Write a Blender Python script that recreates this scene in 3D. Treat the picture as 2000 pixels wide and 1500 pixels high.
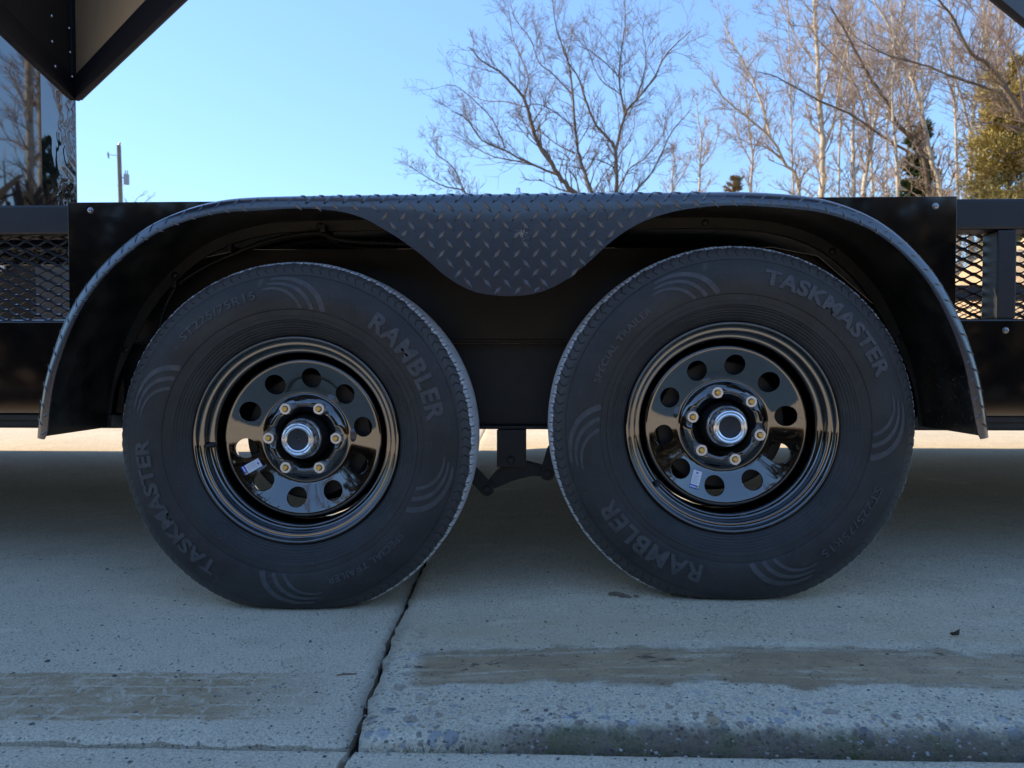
import bpy, bmesh, math, random
import numpy as np
from mathutils import Vector, Matrix, noise as mnoise

for _o in list(bpy.data.objects):
    bpy.data.objects.remove(_o)
SC = bpy.context.scene
COL = SC.collection
R = math.radians
random.seed(7)
RNG = np.random.default_rng(11)

# ------------------------------------------------------------------ camera
CAM_Z, YAW, PITCH, FPX = 0.49, 1.7, -1.57, 1390.0
cam_d = bpy.data.cameras.new('camera')
cam = bpy.data.objects.new('camera', cam_d)
COL.objects.link(cam)
cam.location = (0, 0, CAM_Z)
cam.rotation_euler = (R(90 + PITCH), 0, R(YAW))
cam_d.sensor_width = 36.0
cam_d.lens = 36.0 * FPX / 2000.0
cam_d.clip_start = 0.02
cam_d.clip_end = 2000
cam_d.dof.use_dof = True
cam_d.dof.focus_distance = 1.42
cam_d.dof.aperture_fstop = 8.0
SC.camera = cam
# ------------------------------------------------------------------ sky and sun
SUN_EL, SUN_AZ = 31.0, -74.0          # azimuth: degrees clockwise from +Y (negative = to the left)
W = bpy.data.worlds.new('World')
SC.world = W
W.use_nodes = True
wn = W.node_tree
bg = wn.nodes['Background']
sky = wn.nodes.new('ShaderNodeTexSky')
sky.sky_type = 'NISHITA'
sky.sun_disc = False
sky.sun_elevation = R(SUN_EL)
sky.sun_rotation = R(SUN_AZ)
sky.altitude = 0
sky.air_density = 1.0
sky.dust_density = 0.0
sky.ozone_density = 4.4
# the phone's exposure blending flattens the brightness range of the whole sky evenly (hue kept)
_bw = wn.nodes.new('ShaderNodeRGBToBW'); _pw = wn.nodes.new('ShaderNodeMath'); _pw.operation = 'POWER'
_pw.inputs[1].default_value = -0.40
_sc = wn.nodes.new('ShaderNodeVectorMath'); _sc.operation = 'SCALE'
wn.links.new(sky.outputs[0], _bw.inputs[0]); wn.links.new(_bw.outputs[0], _pw.inputs[0])
wn.links.new(sky.outputs[0], _sc.inputs[0]); wn.links.new(_pw.outputs[0], _sc.inputs['Scale'])
wn.links.new(_sc.outputs[0], bg.inputs[0])
bg.inputs[1].default_value = 0.133
sun_d = bpy.data.lights.new('sun', 'SUN')
sun_d.energy = 2.5
sun_d.angle = R(0.53)
sun_d.color = (1.0, 0.81, 0.53)
sun = bpy.data.objects.new('sun', sun_d)
COL.objects.link(sun)
_sd = Vector((math.sin(R(SUN_AZ)) * math.cos(R(SUN_EL)), math.cos(R(SUN_AZ)) * math.cos(R(SUN_EL)), math.sin(R(SUN_EL))))
sun.rotation_euler = _sd.to_track_quat('Z', 'Y').to_euler()
sun.location = _sd * 50
SC.view_settings.view_transform = 'Standard'
SC.view_settings.look = 'None'
SC.view_settings.exposure = 1.70
SC.view_settings.gamma = 1.0
SC.cycles.max_bounces = 8
SC.cycles.use_denoising = True

# ------------------------------------------------------------------ survey helper: a sight line of the photograph met with a plane of known distance
_RM = np.array(Matrix.Rotation(R(YAW), 3, 'Z') @ Matrix.Rotation(R(90 + PITCH), 3, 'X'))
def ray(px, py):
    return _RM @ np.array([(px - 1000) / FPX, -(py - 750) / FPX, -1.0])
def P(px, py, Y):
    d = ray(px, py)
    return np.array([0, 0, CAM_Z]) + d * (Y / d[1])

# ------------------------------------------------------------------ object helpers
def tag(o, label=None, cat=None, group=None, kind=None):
    if label: o['label'] = label
    if cat: o['category'] = cat
    if group: o['group'] = group
    if kind: o['kind'] = kind
    return o
def empty(name, loc=(0, 0, 0), parent=None):
    o = bpy.data.objects.new(name, None)
    COL.objects.link(o)
    o.location = loc
    o.empty_display_size = 0.1
    if parent is not None:
        o.parent = parent
        o.matrix_parent_inverse = Matrix.Translation(-Vector(parent.location))
    return o
def mesh(name, v, f, smooth=None):
    me = bpy.data.meshes.new(name)
    v = np.asarray(v, dtype=float).reshape(-1, 3)
    me.from_pydata(v.tolist(), [], [list(map(int, q)) for q in f] if not isinstance(f, np.ndarray) else f.tolist())
    me.update()
    if smooth is not None:
        me.shade_smooth()
        if smooth < 179:
            me.set_sharp_from_angle(angle=R(smooth))
    return me
def put(name, me, mat=None, parent=None, loc=None, rot=None, local=False):
    """link a mesh as one object; parents at a location keep the child's own coordinates in world space unless local"""
    o = bpy.data.objects.new(name, me)
    COL.objects.link(o)
    if mat is not None and not me.materials:
        me.materials.append(mat)
    if parent is not None:
        o.parent = parent
        if not local and parent.type == 'EMPTY':
            o.matrix_parent_inverse = Matrix.Translation(-Vector(parent.location))
    if loc is not None: o.location = loc
    if rot is not None: o.rotation_euler = rot
    return o
def obj(name, v, f, mat, parent=None, smooth=None, **k):
    return put(name, mesh(name, v, f, smooth), mat, parent, **k)

BOXF = [(0, 1, 3, 2), (4, 6, 7, 5), (0, 4, 5, 1), (2, 3, 7, 6), (0, 2, 6, 4), (1, 5, 7, 3)]
def box_v(x0, x1, y0, y1, z0, z1):
    return [(x, y, z) for x in (x0, x1) for y in (y0, y1) for z in (z0, z1)]
def bevel(me, w, seg=2):
    bm = bmesh.new(); bm.from_mesh(me)
    bmesh.ops.recalc_face_normals(bm, faces=bm.faces)
    bmesh.ops.bevel(bm, geom=list(bm.edges), offset=w, segments=seg, affect='EDGES', profile=0.6)
    bm.to_mesh(me); bm.free()
    return me
def box(name, x0, x1, y0, y1, z0, z1, mat, parent=None, bev=0.002, **k):
    me = mesh(name, box_v(x0, x1, y0, y1, z0, z1), BOXF)
    if bev: bevel(me, bev)
    return put(name, me, mat, parent, **k)
def prism(name, poly, y0, y1, mat, parent=None, bev=0.0, **k):
    """polygon in (x, z) extruded along Y"""
    n = len(poly)
    v = [(x, y0, z) for x, z in poly] + [(x, y1, z) for x, z in poly]
    f = [list(range(n)), list(range(2 * n - 1, n - 1, -1))] + [(i, i + n, (i + 1) % n + n, (i + 1) % n) for i in range(n)]
    me = mesh(name, v, f)
    if bev: bevel(me, bev)
    return put(name, me, mat, parent, **k)
def fixn(me):
    bm = bmesh.new(); bm.from_mesh(me)
    bmesh.ops.remove_doubles(bm, verts=bm.verts, dist=1e-6)
    bmesh.ops.recalc_face_normals(bm, faces=bm.faces)
    bm.to_mesh(me); bm.free()
    return me
def lathe_arrays(prof, n, closed=False, y0=0.0):
    """profile of (r, off); the axis is Y and off points to the viewer (-Y)"""
    prof = np.asarray(prof, float)
    th = np.linspace(0, 2 * math.pi, n, endpoint=False)
    m = len(prof)
    v = np.zeros((m, n, 3))
    v[:, :, 0] = prof[:, 0:1] * np.cos(th)
    v[:, :, 1] = -prof[:, 1:2] + y0
    v[:, :, 2] = prof[:, 0:1] * np.sin(th)
    i, j = np.meshgrid(np.arange(m - 1), np.arange(n), indexing='ij')
    j2 = (j + 1) % n
    f = np.stack([i * n + j, i * n + j2, (i + 1) * n + j2, (i + 1) * n + j], -1).reshape(-1, 4)
    return v, f
def lathe(name, prof, n, mat, parent=None, smooth=40, **k):
    v, f = lathe_arrays(prof, n)
    me = mesh(name, v.reshape(-1, 3), f, smooth)
    return put(name, me, mat, parent, **k)
def catmull(pts, n):
    """smooth curve through points, n samples per span"""
    p = np.asarray(pts, float)
    p = np.vstack([2 * p[0] - p[1], p, 2 * p[-1] - p[-2]])
    out = []
    t = np.linspace(0, 1, n, endpoint=False)[:, None]
    for i in range(1, len(p) - 2):
        a, b, c, d = p[i - 1], p[i], p[i + 1], p[i + 2]
        out.append(0.5 * (2 * b + (c - a) * t + (2 * a - 5 * b + 4 * c - d) * t ** 2 + (3 * b - a - 3 * c + d) * t ** 3))
    out.append(p[-2][None])
    return np.vstack(out)
def tube_arrays(pts, rad, ns=6):
    pts = np.asarray(pts, float)
    n = len(pts)
    rad = np.broadcast_to(np.asarray(rad, float), (n,))
    tan = np.gradient(pts, axis=0)
    tan /= np.linalg.norm(tan, axis=1, keepdims=True) + 1e-12
    ref = np.array([0.31, 0.85, 0.43]) if abs(tan[0] @ np.array([0.31, 0.85, 0.43])) < 0.9 else np.array([1., 0, 0])
    u = np.cross(tan, ref); u /= np.linalg.norm(u, axis=1, keepdims=True) + 1e-12
    w = np.cross(tan, u)
    a = np.linspace(0, 2 * math.pi, ns, endpoint=False)
    v = pts[:, None] + rad[:, None, None] * (np.cos(a)[None, :, None] * u[:, None] + np.sin(a)[None, :, None] * w[:, None])
    i, j = np.meshgrid(np.arange(n - 1), np.arange(ns), indexing='ij')
    j2 = (j + 1) % ns
    f = np.stack([i * ns + j, i * ns + j2, (i + 1) * ns + j2, (i + 1) * ns + j], -1).reshape(-1, 4)
    return v.reshape(-1, 3), f
class Acc:
    """collects pieces of ONE part"""
    def __init__(self): self.v, self.f, self.n = [], [], 0
    def add(self, v, f):
        v = np.asarray(v, float).reshape(-1, 3)
        self.v.append(v); self.f.append(np.asarray(f) + self.n); self.n += len(v)
    def box(self, *a): self.add(box_v(*a), np.array(BOXF))
    def mesh(self, name, smooth=None):
        fs = [q for blk in self.f for q in blk.tolist()]
        return mesh(name, np.vstack(self.v), fs, smooth)

# ------------------------------------------------------------------ materials
class NT:
    def __init__(self, name):
        self.m = bpy.data.materials.new(name)
        self.m.use_nodes = True
        self.t = self.m.node_tree
        self.b = self.t.nodes['Principled BSDF']
    def n(self, typ, **k):
        nd = self.t.nodes.new(typ)
        for a, b in k.items():
            if a.startswith('i_'):
                key = a[2:]
                nd.inputs[int(key) if key.isdigit() else key.replace('_', ' ')].default_value = b
            else: setattr(nd, a, b)
        return nd
    def l(self, a, b): self.t.links.new(a, b)
    def val(self, x, sock):
        if hasattr(x, 'is_output') or hasattr(x, 'links'): self.l(x, sock)
        else: sock.default_value = x
    def math(self, op, a, b=0.0, c=None, clamp=False):
        nd = self.n('ShaderNodeMath', operation=op, use_clamp=clamp)
        self.val(a, nd.inputs[0]); self.val(b, nd.inputs[1])
        if c is not None: self.val(c, nd.inputs[2])
        return nd.outputs[0]
    def mr(self, x, a, b, c=0.0, d=1.0, smooth=False):
        nd = self.n('ShaderNodeMapRange', interpolation_type='SMOOTHSTEP' if smooth else 'LINEAR')
        self.val(x, nd.inputs[0])
        for i, q in enumerate((a, b, c, d)): self.val(q, nd.inputs[i + 1])
        return nd.outputs[0]
    def mix(self, fac, a, b):
        nd = self.n('ShaderNodeMix', data_type='RGBA')
        self.val(fac, nd.inputs[0])
        for s, q in ((6, a), (7, b)):
            if isinstance(q, (tuple, list)): nd.inputs[s].default_value = (*q[:3], 1)
            else: self.l(q, nd.inputs[s])
        return nd.outputs[2]
    def noise(self, vec, scale, detail=3, rough=0.55, dist=0.0, out='Fac'):
        nd = self.n('ShaderNodeTexNoise')
        nd.inputs['Scale'].default_value = scale; nd.inputs['Detail'].default_value = detail
        nd.inputs['Roughness'].default_value = rough; nd.inputs['Distortion'].default_value = dist
        if vec is not None: self.l(vec, nd.inputs['Vector'])
        return nd.outputs[out]
    def vor(self, vec, scale, feature='F1', out='Distance', rand=1.0):
        nd = self.n('ShaderNodeTexVoronoi', feature=feature)
        nd.inputs['Scale'].default_value = scale
        nd.inputs['Randomness'].default_value = rand
        if vec is not None: self.l(vec, nd.inputs['Vector'])
        return nd.outputs[out]
    def obj(self): return self.n('ShaderNodeTexCoord').outputs['Object']
    def pos(self): return self.n('ShaderNodeNewGeometry').outputs['Position']
    def scale(self, vec, s):
        nd = self.n('ShaderNodeVectorMath', operation='MULTIPLY')
        self.l(vec, nd.inputs[0]); nd.inputs[1].default_value = s
        return nd.outputs[0]
    def sep(self, vec):
        nd = self.n('ShaderNodeSeparateXYZ'); self.l(vec, nd.inputs[0])
        return nd.outputs
    def bump(self, h, strength=0.3, dist=0.001, normal=None):
        nd = self.n('ShaderNodeBump')
        nd.inputs['Strength'].default_value = strength; nd.inputs['Distance'].default_value = dist
        self.l(h, nd.inputs['Height'])
        if normal is not None: self.l(normal, nd.inputs['Normal'])
        return nd.outputs[0]
    def set(self, **k):
        for a, b in k.items():
            s = self.b.inputs[{'col': 'Base Color', 'rough': 'Roughness', 'metal': 'Metallic', 'normal': 'Normal', 'spec': 'Specular IOR Level',
                               'coat': 'Coat Weight', 'coatr': 'Coat Roughness', 'trans': 'Transmission Weight', 'ior': 'IOR', 'sheen': 'Sheen Weight',
                               'coatn': 'Coat Normal'}[a]]
            if isinstance(b, (tuple, list)): s.default_value = (*b[:3], 1)
            else: self.val(b, s)
        return self

def paint(name, col, rough, bumpy=0.0, scale=60.0, dust=0.0, dustcol=(0.25, 0.23, 0.2), coat=0.0, dscale=14.0, ior=1.5):
    m = NT(name); p = m.obj()
    m.set(rough=rough, col=col, coat=coat, coatr=0.04, ior=ior)
    if dust:
        d = m.noise(p, dscale, 6, 0.7)
        d2 = m.noise(p, dscale * 14, 3, 0.7)
        k = m.math('MULTIPLY', m.mr(d, 0.42, 0.78), m.mr(d2, 0.35, 0.75))
        k = m.math('MULTIPLY', k, dust)
        m.set(col=m.mix(k, col, dustcol), rough=m.math('ADD', m.math('MULTIPLY', k, 0.5), rough, clamp=True))
    if bumpy:
        m.set(normal=m.bump(m.noise(p, scale, 2), bumpy, 0.002))
    return m.m
M = {}
M['powder'] = paint('black_powder_coat', (0.012, 0.013, 0.017), 0.38, 0.06, 700, 0.10)
M['gloss'] = paint('black_gloss_sheet', (0.003, 0.003, 0.0035), 0.06, 0.12, 4.5, 0.008, ior=1.9)
M['well'] = paint('black_inner_sheet', (0.011, 0.0095, 0.008), 0.34, 0.03, 5, 0.10, (0.26, 0.20, 0.15))
M['satin'] = paint('dusty_black_steel', (0.016, 0.015, 0.014), 0.5, 0.15, 350, 0.30, (0.16, 0.14, 0.11))
M['lip'] = paint('dusty_fender_lip', (0.02, 0.018, 0.015), 0.55, 0.1, 400, 0.55, (0.13, 0.11, 0.08), dscale=9)
M['fender'] = paint('black_tread_plate', (0.015, 0.018, 0.027), 0.25, 0.05, 900, 0.05, coat=0.3, ior=2.0)
M['bar'] = paint('tread_plate_bar', (0.016, 0.018, 0.025), 0.22, 0.0, 900, 0.05, (0.34, 0.31, 0.26), ior=1.9)
M['meshwire'] = paint('black_mesh_steel', (0.012, 0.013, 0.018), 0.30, 0.08, 500)
M['rim'] = paint('black_rim_enamel', (0.0025, 0.0024, 0.0026), 0.045, 0.02, 25, 0.03, coat=1.0, dscale=22, ior=2.05)
M['hub'] = paint('black_hub_casting', (0.008, 0.008, 0.009), 0.42, 0.2, 300, 0.10)
M['zinc'] = NT('zinc_plated_steel').set(col=(0.88, 0.86, 0.84), metal=0.8, rough=0.38).m
M['stud'] = NT('yellow_zinc_stud').set(col=(0.80, 0.52, 0.14), metal=0.75, rough=0.38).m
M['plug'] = NT('black_rubber_plug').set(col=(0.025, 0.026, 0.03), rough=0.5).m
M['white'] = NT('white_label_paper').set(col=(0.80, 0.80, 0.82), rough=0.45).m
M['blue'] = NT('blue_label_print').set(col=(0.01, 0.06, 0.42), rough=0.4).m
M['yellow'] = NT('yellow_label_print').set(col=(0.75, 0.55, 0.08), rough=0.4).m
M['grey'] = NT('grey_label_print').set(col=(0.42, 0.43, 0.48), rough=0.5).m
def chrome(name, rust):
    m = NT(name); p = m.obj()
    m.set(metal=1.0, col=(0.92, 0.92, 0.93), rough=0.26)
    if rust:
        s = m.sep(p)
        k = m.mr(m.noise(p, 120, 4, 0.7), 0.54, 0.60)
        zone = m.math('MULTIPLY', m.mr(s[1], -0.0715, -0.0665, 0, 1), m.mr(s[1], -0.060, -0.064, 0, 1))
        rr = m.math('SQRT', m.math('ADD', m.math('MULTIPLY', s[0], s[0]), m.math('MULTIPLY', s[2], s[2])))
        zone = m.math('MULTIPLY', m.mr(rr, 0.0245, 0.0265), zone)
        k = m.math('MULTIPLY', k, zone)
        m.set(col=m.mix(k, (0.82, 0.82, 0.83), (0.16, 0.045, 0.025)), metal=m.math('SUBTRACT', 1.0, k), rough=m.math('ADD', 0.26, m.math('MULTIPLY', k, 0.5)))
    return m.m
M['chrome_worn'] = chrome('worn_chrome_cap', True)
M['chrome'] = chrome('chrome_cap', False)
M['clear'] = NT('clear_plastic').set(col=(0.95, 0.95, 0.95), rough=0.08, trans=1.0, ior=1.45).m
m = NT('galvanised_screw'); m.set(col=(0.42, 0.42, 0.45), metal=1.0, rough=0.25); M['screw'] = m.m
m = NT('conduit_plastic'); m.set(col=(0.012, 0.012, 0.013), rough=0.42); M['conduit'] = m.m

def rubber_material():
    m = NT('tyre_rubber'); p = m.obj(); s = m.sep(p)
    r = m.math('SQRT', m.math('ADD', m.math('MULTIPLY', s[0], s[0]), m.math('MULTIPLY', s[2], s[2])))
    th = m.math('ARCTAN2', s[2], s[0])
    # chevron sipes moulded in the shoulder
    k = m.mr(r, 0.332, 0.354)
    chev = m.math('ABSOLUTE', m.math('SUBTRACT', k, 0.45))
    ph = m.math('FRACT', m.math('ADD', m.math('MULTIPLY', th, 118 / (2 * math.pi)), m.math('MULTIPLY', chev, 0.9)))
    line = m.mr(m.math('ABSOLUTE', m.math('SUBTRACT', ph, 0.5)), 0.0, 0.10, 1.0, 0.0)
    band = m.math('MULTIPLY', m.mr(r, 0.333, 0.336), m.mr(r, 0.352, 0.3555, 1, 0))
    sipe = m.math('MULTIPLY', line, band)
    # fine concentric ribs on the lower sidewall
    rib = m.math('SINE', m.math('MULTIPLY', r, 2 * math.pi / 0.0050))
    rib = m.math('MULTIPLY', rib, m.math('MULTIPLY', m.mr(r, 0.212, 0.216), m.mr(r, 0.238, 0.242, 1, 0)))
    seam = m.mr(m.math('ABSOLUTE', m.math('SUBTRACT', m.math('FRACT', m.math('MULTIPLY', m.math('ADD', th, 0.35), 9 / (2 * math.pi))), 0.5)), 0.0, 0.004, 1, 0)
    seam = m.math('MULTIPLY', seam, m.mr(r, 0.2585, 0.2605, 1, 0))
    n1 = m.noise(p, 11, 6, 0.68); n2 = m.noise(p, 260, 3, 0.7)
    base = m.mix(m.mr(n1, 0.35, 0.7), (0.022, 0.021, 0.020), (0.046, 0.043, 0.040))
    shoulder = m.mr(r, 0.328, 0.340)
    base = m.mix(m.math('MULTIPLY', shoulder, 0.75), base, (0.062, 0.059, 0.056))
    # dust specks and scuffs
    speck = m.mr(m.noise(p, 330, 2, 0.5), 0.70, 0.76)
    base = m.mix(m.math('MULTIPLY', speck, 0.30), base, (0.3, 0.29, 0.28))
    scuff = m.math('MULTIPLY', m.mr(m.noise(m.scale(p, (1, 1, 1)), 34, 5, 0.75, 0.8), 0.60, 0.72), m.mr(r, 0.20, 0.33, 0.10, 0.30))
    base = m.mix(scuff, base, (0.14, 0.135, 0.13))
    base = m.mix(m.math('MULTIPLY', sipe, 0.8), base, (0.004, 0.004, 0.004))
    # pale concrete dust ground into the tread
    sx = m.scale(p, (1, 0.45, 1))
    d1 = m.noise(sx, 95, 4, 0.65)
    edge = m.math('ADD', r, m.math('MULTIPLY', m.math('SUBTRACT', d1, 0.5), 0.012))
    dust = m.mr(edge, 0.3512, 0.3528)
    d3 = m.noise(m.scale(p, (1, 3.0, 1)), 160, 4, 0.7)
    dust = m.math('MULTIPLY', dust, m.mr(d3, 0.30, 0.52, 0.35, 1.0))
    notch = m.mr(m.math('ABSOLUTE', m.math('SUBTRACT', m.math('FRACT', m.math('MULTIPLY', th, 118 / (2 * math.pi))), 0.5)), 0.03, 0.08)
    notch = m.math('MAXIMUM', notch, m.mr(r, 0.3570, 0.3580))
    dust = m.math('MULTIPLY', dust, notch)
    col = m.mix(dust, base, (0.70, 0.69, 0.69))
    h = m.math('ADD', m.math('MULTIPLY', sipe, -1.0), m.math('ADD', m.math('MULTIPLY', n2, 0.12), m.math('MULTIPLY', rib, 0.30)))
    h = m.math('ADD', h, m.math('MULTIPLY', seam, 0.5))
    h = m.math('ADD', h, m.math('MULTIPLY', dust, 0.5))
    m.set(col=col, rough=m.math('ADD', m.mr(n1, 0.3, 0.7, 0.50, 0.62), m.math('MULTIPLY', dust, 0.3)), normal=m.bump(h, 0.8, 0.0015), spec=0.45)
    return m.m
M['rubber'] = rubber_material()
m = NT('tyre_lettering'); p = m.obj()
m.set(col=m.mix(m.mr(m.noise(p, 60, 4), 0.3, 0.7), (0.052, 0.053, 0.056), (0.084, 0.084, 0.087)), rough=0.55, spec=0.5, normal=m.bump(m.noise(p, 500, 2), 0.3, 0.0005))
M['letter'] = m.m
# ------------------------------------------------------------------ ground
def gz(Y):
    Y = np.asarray(Y, float)
    return np.clip(Y - 1.7, 0, 6.3) * 0.022
def sstep(x, a, b):
    t = np.clip((np.asarray(x, float) - a) / (b - a), 0, 1)
    return t * t * (3 - 2 * t)
CRK = np.array([(0.55, -0.2000), (0.80, -0.2135), (0.892, -0.2110), (0.96, -0.2125), (1.05, -0.2170), (1.15, -0.2230), (1.24, -0.2290),
                (1.35, -0.2300), (1.5, -0.2330), (1.65, -0.2360), (2.2, -0.245), (12, -0.40)])
def crack_x(Y):
    Y = np.asarray(Y, float)
    return np.interp(Y, CRK[:, 0], CRK[:, 1]) - 0.022 - 0.010 * np.clip(Y - 0.9, 0, 0.8) + 0.0020 * np.sin(Y * 41) * np.cos(Y * 17 + 1) + 0.0012 * np.sin(Y * 130)
JY = 0.892                      # joint that runs along the trailer
def jig(X, s=0.0):
    X = np.asarray(X, float)
    return 0.0015 * np.sin(X * 37 + s) + 0.0011 * np.sin(X * 91 + 2 * s) + 0.0008 * np.sin(X * 210 + s)

def concrete(name, aggregate, mud, tone=(0.69, 0.56, 0.41)):
    m = NT(name); p = m.pos(); s = m.sep(p)
    X, Y, Z = s
    big = m.noise(p, 2.2, 5, 0.6); mid = m.noise(p, 14, 5, 0.65); fine = m.noise(p, 270, 4, 0.7); grit = m.noise(p, 760, 2, 0.6)
    c = m.mix(m.mr(big, 0.3, 0.7), tuple(q * 0.86 for q in tone), tuple(q * 1.10 for q in tone))
    c = m.mix(m.mr(mid, 0.35, 0.72, 0, 0.5), c, tuple(q * 0.72 for q in tone))
    c = m.mix(m.mr(m.noise(m.scale(p, (1, 1.6, 1)), 4.5, 6, 0.7, 0.5), 0.54, 0.70, 0, 0.6), c, (tone[0] * 0.66, tone[1] * 0.60, tone[2] * 0.50))
    c = m.mix(m.mr(fine, 0.40, 0.66, 0, 0.68), c, tuple(min(1, q * 1.6) for q in tone))
    c = m.mix(m.mr(fine, 0.47, 0.34, 0, 0.5), c, tuple(q * 0.5 for q in tone))
    c = m.mix(m.mr(grit, 0.56, 0.66, 0, 0.6), c, (0.10, 0.095, 0.09))
    # little pits
    pv = m.vor(p, 110)
    pit = m.math('MULTIPLY', m.mr(pv, 0.14, 0.26, 1, 0), m.mr(m.noise(p, 35, 2), 0.44, 0.56))
    c = m.mix(m.math('MULTIPLY', pit, 0.55), c, (0.05, 0.045, 0.04))
    h = m.math('ADD', m.math('MULTIPLY', fine, 0.6), m.math('MULTIPLY', grit, 0.5))
    h = m.math('SUBTRACT', h, m.math('MULTIPLY', pit, 1.2))
    # pale scuffed spots
    sc = m.mr(m.noise(m.scale(p, (1, 2.2, 1)), 5.5, 4, 0.6), 0.62, 0.72, 0, 0.35)
    c = m.mix(sc, c, tuple(min(1, q * 1.6) for q in tone))
    if aggregate:
        wear = m.math('MULTIPLY', m.mr(Y, 0.93, 1.02, 1.0, 0.0), 1.0)
        wear = m.math('MAXIMUM', wear, m.math('MULTIPLY', m.mr(X, -0.20, 0.05, 1.0, 0.0), m.mr(Y, 1.0, 1.45, 0.8, 0.0)))
        wear = m.math('MAXIMUM', wear, m.mr(Y, 1.02, 1.35, 0.28, 0.0))
        for sc_, sz, den in ((58, 0.36, 0.42), (115, 0.34, 0.45), (32, 0.33, 0.22)):
            q = m.n('ShaderNodeTexVoronoi', feature='F1'); q.inputs['Scale'].default_value = sc_
            w = m.n('ShaderNodeVectorMath', operation='ADD'); m.l(p, w.inputs[0])
            nn = m.n('ShaderNodeTexNoise'); nn.inputs['Scale'].default_value = sc_ * 1.2; m.l(p, nn.inputs['Vector'])
            nm = m.n('ShaderNodeVectorMath', operation='MULTIPLY'); m.l(nn.outputs['Color'], nm.inputs[0]); nm.inputs[1].default_value = (0.5 / sc_,) * 3
            m.l(nm.outputs[0], w.inputs[1]); m.l(w.outputs[0], q.inputs['Vector'])
            cs = m.sep(q.outputs['Color'])
            here = m.math('MULTIPLY', m.mr(cs[0], 1 - den, 1 - den + 0.02), m.mr(q.outputs['Distance'], sz, sz + 0.06, 1, 0))
            here = m.math('MULTIPLY', here, wear)
            ramp = m.n('ShaderNodeValToRGB'); ramp.color_ramp.interpolation = 'CONSTANT'
            e = ramp.color_ramp.elements
            for i_, (po, cc) in enumerate(((0, (0.28, 0.31, 0.36)), (0.22, (0.17, 0.18, 0.21)), (0.4, (0.40, 0.42, 0.45)), (0.56, (0.23, 0.16, 0.13)), (0.68, (0.36, 0.24, 0.14)), (0.8, (0.12, 0.12, 0.13)), (0.9, (0.45, 0.40, 0.33)))):
                el = e[i_] if i_ < 2 else e.new(po)
                el.position = po; el.color = (*cc, 1)
            m.l(cs[1], ramp.inputs[0])
            c = m.mix(m.math('MULTIPLY', here, 0.68), c, ramp.outputs[0])
            h = m.math('ADD', h, m.math('MULTIPLY', here, 0.5))
        # soil and moss that has settled on the rolled front edge
        g = m.noise(p, 22, 5, 0.7)
        yy = m.math('ADD', Y, m.math('MULTIPLY', m.math('SUBTRACT', g, 0.5), 0.045))
        soil = m.math('MULTIPLY', m.mr(yy, 0.904, 0.924, 0.85, 0.0), m.mr(X, -0.16, 0.02))
        soilc = m.mix(m.mr(m.noise(p, 9, 4, 0.7), 0.44, 0.60), (0.15, 0.115, 0.085), (0.095, 0.10, 0.035))
        soilc = m.mix(m.mr(grit, 0.5, 0.68, 0, 0.6), soilc, (0.22, 0.19, 0.16))
        c = m.mix(soil, c, soilc)
        h = m.math('ADD', h, m.math('MULTIPLY', m.math('MULTIPLY', soil, m.noise(p, 300, 3, 0.8)), 2.0))
    if mud == 'blocks':
        wv = m.n('ShaderNodeVectorMath', operation='ADD'); m.l(p, wv.inputs[0])
        nn = m.n('ShaderNodeTexNoise'); nn.inputs['Scale'].default_value = 26; nn.inputs['Detail'].default_value = 4; m.l(p, nn.inputs['Vector'])
        nm = m.n('ShaderNodeVectorMath', operation='MULTIPLY'); m.l(nn.outputs['Color'], nm.inputs[0]); nm.inputs[1].default_value = (0.030, 0.020, 0)
        m.l(nm.outputs[0], wv.inputs[1])
        sh = m.n('ShaderNodeCombineXYZ'); ws = m.sep(wv.outputs[0])
        yt = m.math('ADD', ws[1], m.math('MULTIPLY', X, -0.030))
        m.l(m.math('ADD', ws[0], m.math('MULTIPLY', ws[1], 0.25)), sh.inputs[0]); m.l(yt, sh.inputs[1])
        br = m.n('ShaderNodeTexBrick'); m.l(sh.outputs[0], br.inputs['Vector'])
        br.inputs['Scale'].default_value = 1.0; br.inputs['Brick Width'].default_value = 0.068; br.inputs['Row Height'].default_value = 0.030
        br.inputs['Mortar Size'].default_value = 0.0034; br.inputs['Mortar Smooth'].default_value = 0.3; br.offset = 0.13
        blk = m.math('SUBTRACT', 1.0, m.math('MULTIPLY', br.outputs['Fac'], m.mr(m.noise(m.scale(p, (0.6, 1.5, 1)), 19, 3), 0.40, 0.52, 0, 0.75)))
        band = m.math('MULTIPLY', m.mr(yt, 0.975, 0.981), m.mr(yt, 1.126, 1.131, 1, 0))
        endx = m.math('ADD', X, m.math('MULTIPLY', m.noise(p, 14, 4), 0.26))
        band = m.math('MULTIPLY', band, m.mr(endx, -0.33, -0.16, 1, 0))
        thin = m.mr(m.noise(p, 28, 5, 0.75), 0.34, 0.54, 0.20, 1)
        thin = m.math('MULTIPLY', thin, m.mr(fine, 0.32, 0.52, 0.55, 1))
        k = m.math('MULTIPLY', m.math('MULTIPLY', blk, band), thin)
        k = m.math('MULTIPLY', k, m.mr(X, -0.95, -0.5, 0.75, 0.95))
        c = m.mix(k, c, m.mix(m.mr(mid, 0.3, 0.7), (0.54, 0.37, 0.205), (0.44, 0.30, 0.165)))
        h = m.math('ADD', h, m.math('MULTIPLY', k, 0.6))
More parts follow.
